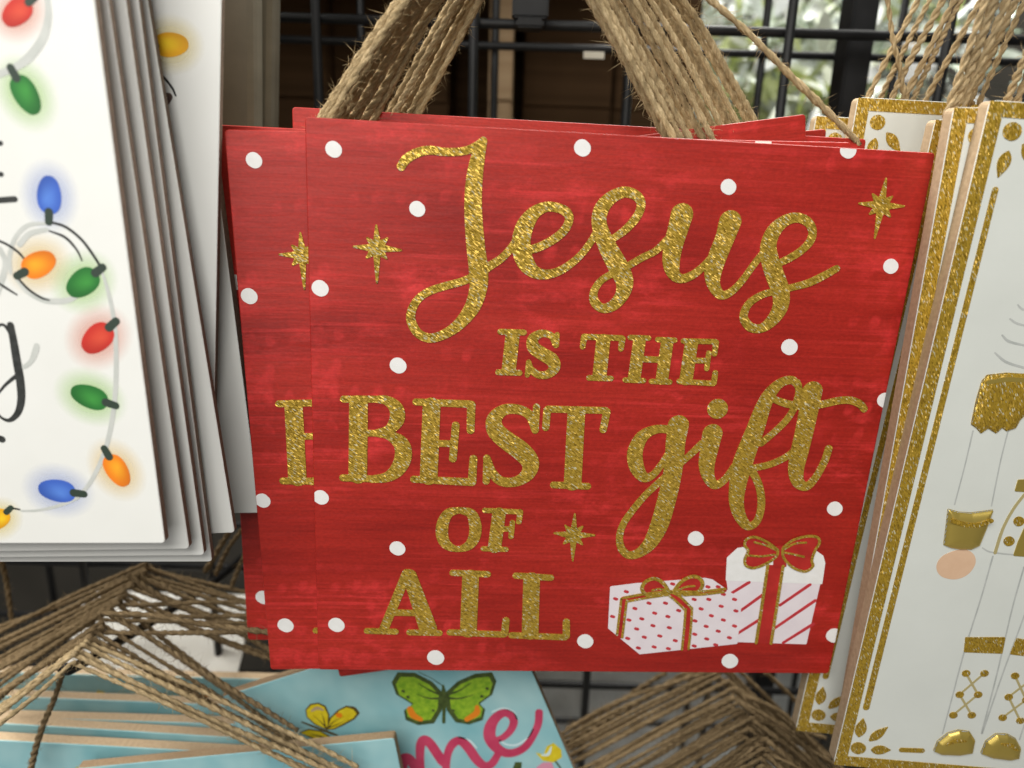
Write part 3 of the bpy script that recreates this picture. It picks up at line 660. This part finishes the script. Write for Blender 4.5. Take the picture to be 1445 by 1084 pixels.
# ================================================================== gold bordered signs with a printed figure
GY = math.radians(-1.5)
TLg, BLg = (1397,141), (1176,1079)
G1 = Board(TLg, .243, BLg, .243, .10, None, 'L', GY, t=.006)
cxl, _, _ = G1.loc(1381, 1050); GWD = 2*(cxl+.05)
G1 = Board(TLg, .243, BLg, .243, GWD, None, 'L', GY, t=.006)
gg = 'gold bordered white signs hanging in one stack'
G1.root('gold_bordered_sign', 'front white sign with gold glitter border and printed toy soldier', 'sign', gg); G1.body(M_WHITE2, M_MDFL, rc=.002)
def mir(pts): return [(-p[0],)+tuple(p[1:]) for p in pts]
def both(Bd, name, sts=(), polys=(), material=None, z=0., th=.0003, smooth=True, mirror=True, rnd=.0003, px=True, dome=0., drad=.002):
    s = Shape()
    for st in sts:
        q = Bd.P(st) if px else st; s.stroke(q, smooth)
    for p in polys: s.poly(Bd.P(p) if px else p, rnd)
    o = s.build(name, material, Bd.e, z, th, Bd.clip(.0001), dome=dome, drad=drad)
    if mirror:
        s = Shape()
        for st in sts: s.stroke(mir(Bd.P(st) if px else st), smooth)
        for p in polys: s.poly(mir(Bd.P(p) if px else p), rnd)
        s.build(name, material, Bd.e, z, th, Bd.clip(.0001), dome=dome, drad=drad)
    return o
# outer border and inner line in board units
bw = abs(G1.loc(1196,1066)[0]-G1.loc(1176,1079)[0]); hw, hh = GWD/2, G1.h
rb_ = .0002
for nm, a, b in (('gold_border', (-hw+bw/2, bw/2), (-hw+bw/2, hh-bw/2)), ('gold_border', (hw-bw/2, bw/2), (hw-bw/2, hh-bw/2))):
    s = Shape(); s.poly([(a[0]-bw/2, 0), (a[0]+bw/2, 0), (a[0]+bw/2, hh), (a[0]-bw/2, hh)]); s.build(nm, M_GOLD2, G1.e, 0, .0003, G1.clip(.0002))
for y0 in (0., hh-bw):
    s = Shape(); s.poly([(-hw+bw+.00002, y0), (hw-bw-.00002, y0), (hw-bw-.00002, y0+bw), (-hw+bw+.00002, y0+bw)]); s.build('gold_border', M_GOLD2, G1.e, 0, .0003, G1.clip(.0002))
both(G1, 'gold_line', [[(1404,268,4.2),(1222,998,4.4)]], material=M_GOLD2, smooth=False)
both(G1, 'gold_line', [[(1272,1058,3.6),(1301,1059,3.6)]], material=M_GOLD2, mirror=False, smooth=False)
def petal(a, b, wd): 
    mx, my = (a[0]+b[0])/2, (a[1]+b[1])/2; return [(a[0],a[1],2.2),(a[0]*.6+b[0]*.4,a[1]*.6+b[1]*.4,wd),(b[0],b[1],.8)]
both(G1, 'gold_ornament', [[(1210,1055,9.5),(1212,1056,9.5)]], material=M_GOLD2, smooth=False)
both(G1, 'gold_ornament', [petal((1212,1038),(1218,1014),8)], material=M_GOLD2)
both(G1, 'gold_ornament', [petal((1228,1044),(1252,1026),7)], material=M_GOLD2)
both(G1, 'gold_ornament', [petal((1231,1058),(1256,1058),7.5)], material=M_GOLD2)
both(G1, 'gold_ornament', [[(1427,185,12),(1429,186,12)]], material=M_GOLD2, smooth=False)
both(G1, 'gold_ornament', [petal((1422,215),(1408,250),9)], material=M_GOLD2)
both(G1, 'gold_ornament', [petal((1444,205),(1464,238),9)], material=M_GOLD2)
# figure
both(G1, 'printed_sleeve_line', [[(1373,608,1.1),(1362,655,1.0),(1347,712,1.0)], [(1423,606,1.0),(1412,650,1.0),(1399,714,1.0)]], material=M_LINE, th=.00007)
both(G1, 'printed_leg_line', [[(1401,785,1.2),(1384,845,1.1),(1362,915,1.1),(1342,990,1.0),(1330,1035,1)], [(1445,800,1.2),(1428,860,1.1),(1407,950,1.1),(1385,1035,1.2)]], material=M_LINE, th=.00007)
both(G1, 'printed_curl_line', [[(1425,450,1.2),(1434,456,1.6),(1448,460,1.2)], [(1414,473,1.2),(1424,482,1.8),(1448,488,1.4)], [(1404,498,1.2),(1420,511,1.8),(1448,520,1.6)], [(1436,430,1),(1442,436,1.5),(1452,438,1.4)]], material=M_LINE, th=.00007)
both(G1, 'epaulette', polys=[[(1386,538),(1393,530),(1420,527),(1470,530),(1462,560),(1450,580),(1438,592),(1432,603),(1420,607),(1414,602),(1405,610),(1394,603),(1384,610),(1378,603),(1371,598),(1378,565)]], material=M_GOLD2, dome=.001, drad=.004)
both(G1, 'epaulette_ridge', [[(1392,538,3),(1420,534,3.4),(1460,537,3)]], material=M_GOLDP, z=.0009, th=.0004)
both(G1, 'cuff', polys=[[(1338,719),(1352,723),(1370,724),(1386,722),(1400,720),(1391,745),(1381,769),(1370,774),(1355,774),(1342,772),(1332,768),(1335,745)]], material=M_GOLDP, th=.0001, dome=.0022, drad=.006)
both(G1, 'cuff_band', [[(1340,731,3),(1356,736,3.4),(1374,737,3.4),(1394,731,3)]], material=M_GOLD2, z=.0018, th=.0006)
both(G1, 'hand', [[(1343,798,21),(1350,797,23),(1355,794,21)]], material=M_SKIN, th=.0001)
both(G1, 'coat_edge', [[(1446,697,2),(1430,718,2),(1415,746,2),(1404,780,2.2)]], material=M_GOLDL, th=.0002)
both(G1, 'coat_hem', [[(1386,773,1),(1398,779,1.2),(1432,783,1.2),(1480,786,1)]], material=M_LINE, th=.00007)
both(G1, 'button', [[(1437,735,7),(1438,736,7)]], material=M_GOLD2, smooth=False); both(G1, 'button', [[(1423,763,7),(1424,764,7)]], material=M_GOLD2, smooth=False)
both(G1, 'coat_panel', polys=[[(1446,745),(1437,765),(1431,783),(1456,785),(1462,745)]], material=M_GOLDP); both(G1, 'belt', polys=[[(1437,678),(1470,676),(1466,694),(1433,692)]], material=M_GOLDP)
both(G1, 'leg_band', polys=[[(1363,900),(1417,900),(1413,921),(1361,919)]], material=M_GOLD2)
ld = [(1363,950),(1389,950),(1354,980),(1380,980),(1345,1009),(1371,1009)]
both(G1, 'lacing', [[(*ld[0],1.6),(*ld[3],1.6)], [(*ld[1],1.6),(*ld[2],1.6)], [(*ld[2],1.6),(*ld[5],1.6)], [(*ld[3],1.6),(*ld[4],1.6)]], material=M_GOLDL, th=.0001, smooth=False)
for x, y in ld: both(G1, 'stud', [[(x-.5,y,5.2),(x+.5,y,5.2)]], material=M_GOLD2, smooth=False)
both(G1, 'shoe', polys=[[(1319,1058),(1324,1046),(1338,1035),(1352,1031),(1366,1033),(1373,1044),(1370,1060),(1353,1063),(1328,1062)]], material=M_GOLDP, th=.0002, rnd=.0006, dome=.0022, drad=.0045)
both(G1, 'shoe_glint', [[(1332,1045,1.5),(1344,1040,3),(1358,1040,1.5)]], material=M_GOLD2, z=.0022, th=.0002)
def ghang(Bd, legs_, D):
    for a, b in legs_:
        twine('twine_hanger', [at(a[0]-2, a[1]+16, D+.009), at(a[0], a[1], D+.0075), at(*b, D+.004), at(b[0]+(b[0]-a[0])*.9, b[1]-(a[1]-b[1])*.9, D+.004)], .00125, Bd.e, Bd.Mi, M_JUTE, fuzz=110, off=.42, thick=.58)
gs = [((1346,151), .2490, (1181,1072), .2490, 'second gold bordered sign back, its border beside the red sign'),
      ((1320,168), .2680, (1123,1029), .2660, 'gold bordered sign whose lower corner shows beneath the red sign'),
      ((1211,137), .3000, (1062,985), .3000, 'gold bordered sign peeking over the red sign corner, under many twines'),
      ((1152,163), .3120, (1010,985), .3120, 'rearmost gold bordered sign, a corner behind the single twine')]
kids = list(G1.e.children)
GB = [G1]
for tl, Dt, bl, Db, lab in gs:
    Bd = Board(tl, Dt, bl, Db, GWD, G1.h, 'L', GY, 'T', t=.006)
    Bd.e = copy_tree(G1.e, Bd.M, lab); GB.append(Bd)
ghang(GB[0], [((1424,138),(1462,55)), ((1436,138),(1475,50))], .245)
ghang(GB[1], [((1346,150),(1404,0)), ((1340,150),(1392,0)), ((1360,152),(1420,0))], .251)
ghang(GB[2], [((1386,134),(1448,0)), ((1352,150),(1408,0)), ((1372,132),(1424,20))], .268)
ghang(GB[3], [((1226,133),(1296,0)), ((1262,131),(1330,0)), ((1280,130),(1348,0)), ((1274,134),(1262,60)), ((1292,132),(1356,0))], .304)
ghang(GB[4], [((1246,128),(1312,0)), ((1352,138),(1436,0)), ((1310,135),(1385,0))], .316)
# ================================================================== sky blue signs with butterflies (lower left)
tg = 'sky blue butterfly signs hanging low'
T1 = Board((712,857), .285, (812,1091), .285, .135, .2, 'R', 0, 'T', t=.005)
# orient by its right edge; the top edge follows square to it
T1.root('blue_sign', 'sky blue sign with pink script and a green butterfly below the red sign', 'sign', tg); T1.body(M_TEAL, M_MDF)
def Zt(pts, r=None): return [(400+p[0]/3.36, 930+p[1]/3.36) + ((p[2]/3.36,) if len(p) > 2 else ((r/3.36,) if r else ())) for p in pts]
def tink(Bd, name, sts=(), polys=(), material=None, z=.00003, th=.00008, smooth=True, rnd=.0002, par=None):
    s = Shape()
    for st in sts: s.stroke(Bd.P(st), smooth)
    for p in polys: s.poly(Bd.P(p), rnd)
    return s.build(name, material, par or Bd.e, z, th, Bd.clip())
tink(T1, 'printed_script', [Zt([(560,560,22.0),(565,500,24.4),(575,470,26.8),(600,475,24.4),(625,520,22.0),(640,560,22.0)]),
  Zt([(655,560,19.5),(648,480,19.5),(650,410,22.0),(668,382,24.4),(695,400,24.4),(730,450,24.4),(760,490,24.4),(772,470,19.5)]), Zt([(768,560,19.5),(775,470,18.3),(790,420,20.7),(815,392,23.2),(845,390,24.4),(880,425,24.4),(915,475,24.4),(950,505,23.2),(985,498,20.7),(1012,460,18.3),(1022,430,17.1)]),
  Zt([(1000,385,15.9),(1040,372,17.1),(1075,340,18.3),(1092,300,19.5),(1080,268,20.7),(1045,255,22.0),(1005,280,24.4),(980,325,28.1),(980,375,29.3),(1010,420,26.8),(1055,445,24.4),(1105,440,22.0),(1150,412,19.5),(1185,360,18.3),(1208,305,18.3),(1212,252,18.3)])], material=M_PINK)
M_HL = mat('pale blue ink', (.66,.82,.84), .5)
tink(T1, 'script_highlight', [Zt([(990,250,4),(1040,233,5),(1090,250,5),(1108,285,4)]), Zt([(1025,385,4),(1060,405,5),(1110,405,5),(1160,370,4),(1185,330,3)]), Zt([(830,370,4),(880,385,5),(915,420,4)])], material=M_HL)
M_LIME = noisy('lime wing print', (.16,.34,.015), (.36,.56,.03), (400,400,400), .5); M_DKG = noisy('dark wing print', (.03,.05,.01), (.09,.13,.03), (400,400,400), .5)
M_ORG = mat('orange ink', (.80,.24,.01), .5); M_YEL = noisy('yellow wing print', (.66,.50,.01), (.78,.64,.03), (300,300,300), .5); M_YDK = mat('brown ink', (.10,.07,.015), .5)
LW = [(752,165),(700,110),(620,70),(545,68),(520,110),(540,165),(590,195),(620,215),(578,245),(585,285),(640,308),(710,300),(745,240)]
RWg = [(770,165),(830,110),(910,75),(985,68),(1003,105),(985,165),(930,205),(925,215),(950,240),(940,285),(880,305),(820,295),(780,240)]
bf = tink(T1, 'butterfly', polys=[Zt(LW), Zt(RWg)], material=M_DKG, rnd=.0006)
def shrink(P, f):
    c = np.mean(np.array(P), 0); return [tuple(c+(np.array(p)-c)*f) for p in P]
tink(T1, 'wing', polys=[Zt(shrink(LW, .86))], material=M_LIME, z=.00011, th=.00005, par=bf); tink(T1, 'wing', polys=[Zt(shrink(RWg, .86))], material=M_LIME, z=.00011, th=.00005, par=bf)
tink(T1, 'wing_mark', [Zt([(600,235,14),(615,265,17),(650,285,12)]), Zt([(918,225,10),(915,255,16),(870,285,13)])], material=M_ORG, z=.00016, th=.00004, par=bf)
tink(T1, 'wing_mark', [Zt([(752,170,8),(700,150,4),(640,115,2)]), Zt([(752,185,8),(690,185,4),(630,165,1)]), Zt([(770,170,8),(830,150,4),(890,112,2)]), Zt([(770,185,8),(840,185,4),(910,165,1)]), Zt([(567,150,8),(569,152,8)]), Zt([(590,178,8),(592,180,8)]), Zt([(965,138,8),(967,140,8)]), Zt([(940,175,8),(942,177,8)]), Zt([(710,242,7),(712,244,7)]), Zt([(805,242,7),(807,244,7)])], material=M_DKG, z=.00016, th=.00004, par=bf)
tink(T1, 'butterfly_body', [Zt([(757,125,5),(760,160,11),(762,200,11),(761,250,8),(760,298,8)]), Zt([(755,125,2),(700,90,1.5),(640,60,1.5)])], material=M_DKG, z=.0002, th=.00006, par=bf)
yb = tink(T1, 'butterfly', polys=[Zt([(208,335),(150,310),(112,275),(106,240),(128,214),(165,208),(198,222),(216,262),(214,305)]), Zt([(205,335),(222,278),(262,240),(300,222),(335,230),(360,256),(335,285),(285,312),(240,332)]), Zt([(78,348),(120,332),(175,340),(222,368),(220,395),(185,398),(135,375)])], material=M_YDK, rnd=.0002)
for W_ in ([(205,330),(152,305),(116,272),(112,242),(132,220),(163,214),(192,228),(209,264),(208,302)], [(210,330),(228,282),(266,246),(300,230),(330,240),(345,258),(330,278),(282,304),(240,326)], [(86,349),(122,338),(172,345),(214,370),(208,388),(185,388),(138,369)]):
    tink(T1, 'wing', polys=[Zt(W_)], material=M_YEL, z=.00011, th=.00004, par=yb)
tink(T1, 'wing_mark', [Zt([(262,265,14),(266,266,14)])], material=M_ORG, z=.00016, th=.00003, par=yb)
tink(T1, 'wing_mark', [Zt([(135,245,5),(160,232,9),(188,240,5)])], material=M_MDFL, z=.00016, th=.00003, par=yb)
tink(T1, 'wing_mark', [Zt([(208,330,5),(175,295,2),(140,265,.8)]), Zt([(212,325,4),(240,295,2),(290,270,.8)]), Zt([(214,325,4),(255,310,2),(310,285,.8)]), Zt([(200,325,4),(190,280,2),(175,245,.8)]), Zt([(215,380,6),(175,366,4),(130,355,1)]), Zt([(88,298,4),(150,322,6),(225,350,7),(256,360,3)]), Zt([(300,224,3),(335,231,6),(356,254,5)])], material=M_YDK, z=.00016, th=.00003, par=yb)
tl = tink(T1, 'tulip', polys=[Zt([(1200,445),(1235,455),(1250,415),(1280,400),(1315,430),(1318,465),(1280,488),(1230,480)])], material=M_YEL)
tink(T1, 'petal', [Zt([(1225,455,4),(1255,450,8),(1270,415,3)])], material=M_HL, z=.00012, th=.00004, par=tl)
tink(T1, 'tulip_stem', [Zt([(1290,485,4),(1315,520,4),(1330,560,4)])], material=M_DKG); tink(T1, 'flower', polys=[Zt([(1200,515),(1230,492),(1270,490),(1285,530),(1220,545)])], material=mat('pink ink', (.72,.30,.42), .5))
tink(T1, 'leaf', polys=[Zt([(1085,530),(1100,490),(1128,490),(1125,535)])], material=M_DKG)
T2 = Board((556,1042), .268, (570,1110), .268, .14, .2, 'R', 0, 'T', t=.005)
T2.root('blue_sign', 'plain cornered sky blue sign standing in front of the yellow butterfly', 'sign', tg); T2.body(M_TEAL, M_MDF)
rows = [(965, 395, .330, 'rearmost sky blue sign of the low stack, its top edge topmost'), (1004, 352, .309, 'second sky blue sign from the back of the low stack'), (1030, 330, .298, 'third sky blue sign from the back of the low stack'),
        (1051, 318, .287, 'fourth sky blue sign from the back of the low stack'), (1073, 312, .277, 'frontmost sky blue sign of the low stack')]
TB = []
for k, (y, xr, D, lab) in enumerate(rows):
    Bd = Board((xr+60, y-4-k), D, (xr+70, y+120), D, .19, .2, 'R', RNG.normal(0, .02), 'T', t=.0055); Bd.root('blue_sign', lab, 'sign', tg); Bd.body(M_TEAL, M_MDFL); TB.append(Bd)
    for q in range(2):
        x = [130, 70, 250, 190, 100][(k+q*3) % 5]+q*90
        wg = tink(Bd, 'butterfly', polys=[[(x,y+22),(x+9,y+10),(x+17,y+12),(x+19,y+24),(x+10,y+33)], [(x-2,y+22),(x-10,y+12),(x-15,y+16),(x-12,y+28),(x-4,y+32)]], material=M_ORG if q else M_YEL, rnd=.0004)
        tink(Bd, 'wing_mark', [[(x-1,y+14,1.5),(x,y+34,1.5)]], material=M_YDK, z=.00012, th=.00004, par=wg)
# twine loops of the low blue signs, over a hook that points at the viewer
hook([at(345,785,.41), at(300,822,.37), at(200,886,.315), at(112,938,.268), at(94,945,.262), at(86,940,.26)], 'black hook carrying the twine of the low blue signs', .0022)
NL = 23
for k in range(NL):
    t = k/(NL-1); a = (214-108*t+RNG.normal(0, 3), 796+134*t**1.05+RNG.normal(0, 2.5)); D = .335-.081*t; j = RNG.normal(0, 4, 4)
    l = (-30, 902+140*t+RNG.normal(0, 5))
    if k < 9: r = (450+RNG.normal(0, 12), 866+10*k)
    elif k < 17: r = (455, 850+7*(k-9)) if k % 2 else (480+RNG.normal(0, 8), 1075+4*(k-9))
    else: r = (520-14*(k-17), 1098+RNG.normal(0, 8))
    Bd = TB[min(4, k//5)]
    pts = [at(l[0], l[1]+j[0], D-.012), at((l[0]+a[0])/2+j[1], (l[1]+a[1])/2-2, D-.006), at(a[0]-10, a[1]+2, D-.001), at(*a, D), at(a[0]+8, a[1]+5, D), at((a[0]+r[0])/2+j[1], (a[1]+r[1])/2+j[2]+3, D-.006), at(r[0], r[1]+j[3], D-.010)]
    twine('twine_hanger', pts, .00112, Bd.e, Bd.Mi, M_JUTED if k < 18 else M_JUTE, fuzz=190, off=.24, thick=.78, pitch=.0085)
for pts, D, Bd in [([(143,866),(210,868),(290,881),(384,893)], .262, TB[3]), ([(92,945),(78,985),(58,1030),(40,1095)], .27, TB[4]), ([(2,790),(10,830),(16,880)], .33, TB[0]),
                 ([(345,742),(322,775),(304,812)], .335, TB[0]), ([(330,742),(312,770),(290,806)], .34, TB[0]), ([(352,770),(338,800),(326,830)], .33, TB[0]), ([(180,812),(240,850),(330,890),(400,930)], .30, TB[2]), ([(150,862),(220,905),(330,975),(420,1030)], .268, TB[3])]:
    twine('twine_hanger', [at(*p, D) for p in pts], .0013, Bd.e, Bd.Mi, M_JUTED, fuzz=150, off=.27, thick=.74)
# twine loops below the red sign on the right
hook([at(1012,955,.42), at(1028,990,.36), at(1050,1034,.31), at(1062,1066,.286), at(1066,1074,.282)], 'black hook holding the twine loops below the red sign', .0024)
rl = []
for k in range(34):
    t = k/33; ax, ay = 1008+68*t**.8+RNG.normal(0, 7), 934+146*t+RNG.normal(0, 5); D = .345-.085*t; j = RNG.normal(0, 13, 4)
    L = (ax-245-30*t, ay+118+70*t+j[0]); Rr = (ax+150, ay+118+25*t+j[1])
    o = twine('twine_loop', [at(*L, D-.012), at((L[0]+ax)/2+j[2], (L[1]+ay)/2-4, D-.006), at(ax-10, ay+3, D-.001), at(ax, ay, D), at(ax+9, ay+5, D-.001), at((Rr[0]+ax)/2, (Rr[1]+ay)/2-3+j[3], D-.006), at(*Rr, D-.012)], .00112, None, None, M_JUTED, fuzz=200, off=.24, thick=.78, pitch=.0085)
    tag(o, 'brown jute twine loop over the hook below the red sign', 'twine', 'twine loops over the lower right hook')
for a, b, D in [((940,948),(800,1030), .36), ((975,945),(775,1062), .352), ((1080,948),(1230,1084), .34)]:
    o = twine('loose_twine', [at(*a, D), at((a[0]+b[0])/2, (a[1]+b[1])/2+3, D-.004), at(*b, D-.008)], .0016, None, None, M_JUTED, fuzz=60)
    tag(o, {940: 'upper loose twine crossing in front of the crinkled clear bag', 975: 'lower loose twine crossing the crinkled clear bag', 1080: 'dark loose twine running behind the gold sign corner'}[a[0]], 'twine')
# ================================================================== behind the grid
def crinkle(name, x0, y0, x1, y1, D, material, label, cat, n=46, amp=.012, tilt=0., seed=1):
    rg = np.random.default_rng(seed); a, b = at(x0, y0, D), at(x1, y1, D); V = []; F = []
    ph = rg.uniform(0, 6.28, (14, 2)); fr = rg.uniform(20, 150, (14, 2))*rg.choice([-1, 1], (14, 2)); am = rg.uniform(.2, 1, 14)/(np.abs(fr).sum(1)/90)
    for j in range(n):
        for i in range(n):
            x = a.x+(b.x-a.x)*i/(n-1); z = a.z+(b.z-a.z)*j/(n-1); y = D+tilt*(j/(n-1))
            y += amp*sum(am[k]*abs(math.sin(fr[k, 0]*x+fr[k, 1]*z+ph[k, 0])) for k in range(14))/6
            V.append((x, y, z))
    F = [(j*n+i, j*n+i+1, (j+1)*n+i+1, (j+1)*n+i) for j in range(n-1) for i in range(n-1)]
    k = len(V); V2 = [(x, y+.002, z) for x, y, z in V]; F2 = [tuple(k+i for i in reversed(f)) for f in F]
    o = mesh_obj(name, V+V2, F+F2, material); return tag(o, label, cat)
M_BAG = noisy('crinkled plastic', (.66,.69,.67), (.78,.80,.79), (60,60,60), .12, spec=.8)
M_PAPER = noisy('white paper', (.80,.79,.74), (.86,.85,.80), (40,40,40), .7)
crinkle('plastic_bag', 720, 900, 1130, 1110, .50, M_BAG, 'crinkled grey plastic bag behind the grid below the red sign', 'bag', seed=3)
crinkle('white_wrap', 120, 838, 365, 950, .43, M_PAPER, 'bright white wrapped pack seen through the brown twine', 'pack', amp=.004, tilt=-.07, seed=5)
# artificial greenery in the bright aisle behind
def leafy(name, px, py, D, spread, n, cols, label, seed, ln=(.02,.05), wd=.004, droop=.6):
    rg = np.random.default_rng(seed); c = at(px, py, D); V = []; F = []; mi = []
    ms = [noisy('%s leaf %d' % (name, i), tuple(x*.8 for x in q), q, (50,50,50), .22, spec=.7) for i, q in enumerate(cols)]
    for k in range(n):
        p = np.array([rg.normal(0, spread[0]), rg.normal(0, spread[1]), rg.normal(0, spread[2])])
        d = rg.normal(0, 1, 3); d[2] = d[2]*.8+rg.choice([-1, 1])*droop; d /= np.linalg.norm(d)
        s = np.cross(d, rg.normal(size=3)); s /= np.linalg.norm(s); L = rg.uniform(*ln); w_ = wd*rg.uniform(.4, 1.3); nn = np.cross(s, d)
        b0 = len(V); bend = rg.normal(0, .25)
        for t, ww in ((0, .25), (.3, .9), (.6, 1.), (.85, .6), (1, .05)):
            q = p+d*L*t+nn*bend*L*t*t; V += [(q-s*w_*ww).tolist(), (q+s*w_*ww).tolist()]
        m_ = int(rg.integers(0, len(cols)))
        for r in range(4): F.append((b0+2*r, b0+2*r+1, b0+2*r+3, b0+2*r+2)); mi.append(m_)
    e = bpy.data.objects.new(name, None); C.objects.link(e); e.location = c; tag(e, label, 'plant', 'artificial plants behind the grid')
    mesh_obj('foliage', V, F, ms, e, mi, True); rod('stem', [(0, 0, -spread[2]*3.2), (.004, 0, 0), (0, .004, spread[2]*1.8)], .003, ms[0], e, smooth_path=True)
    return e
PALE = [(.70,.73,.71), (.84,.85,.85), (.62,.68,.62), (.80,.82,.80), (.78,.83,.84)]; LIME = [(.46,.54,.16), (.60,.66,.34), (.32,.38,.14), (.74,.78,.66)]; SAGE = [(.30,.38,.28), (.45,.52,.42), (.62,.66,.58)]
leafy('artificial_plant', 1035, 20, .80, (.05,.03,.05), 160, LIME+PALE, 'lime and white artificial plant at the edge of the cardboard boxes', 11)
leafy('artificial_plant', 1060, 110, .82, (.05,.04,.06), 240, PALE+SAGE, 'frosted white artificial plant behind the double grid wires', 12)
leafy('artificial_plant', 1120, 40, .84, (.06,.04,.06), 240, SAGE+PALE, 'grey green artificial plant high behind the grid', 13)
leafy('artificial_plant', 1090, 160, .78, (.05,.03,.03), 170, LIME, 'low lime artificial plant just above the red signs', 14, wd=.006)
leafy('artificial_plant', 1180, 110, .80, (.05,.04,.06), 220, LIME+SAGE+PALE, 'yellow green artificial plant left of the black post', 15, wd=.006)
leafy('artificial_plant', 1215, 10, .84, (.06,.04,.05), 220, SAGE+LIME+PALE, 'mixed artificial plant with round pale leaves above the post', 16, wd=.007)
leafy('artificial_plant', 1300, 60, .84, (.06,.04,.07), 200, SAGE+PALE, 'dull sage artificial plant behind the gold sign twines', 17)
# back wall of the aisle behind and the floor far below
M_BACK = noisy('dim aisle', (.016,.014,.010), (.03,.026,.02), (8,8,8), .8)
bk = box('aisle_wall', (0, 1.25, 1.2), (3.2, .02, 2.4), M_BACK, bev=0); tag(bk, None, None, kind='structure')
fl = mesh_obj('floor', [(-2,-2,0), (2,-2,0), (2,2,0), (-2,2,0)], [(0,1,2,3)], noisy('store floor', (.30,.29,.27), (.38,.37,.35), (6,6,6), .4)); tag(fl, None, None, kind='structure')
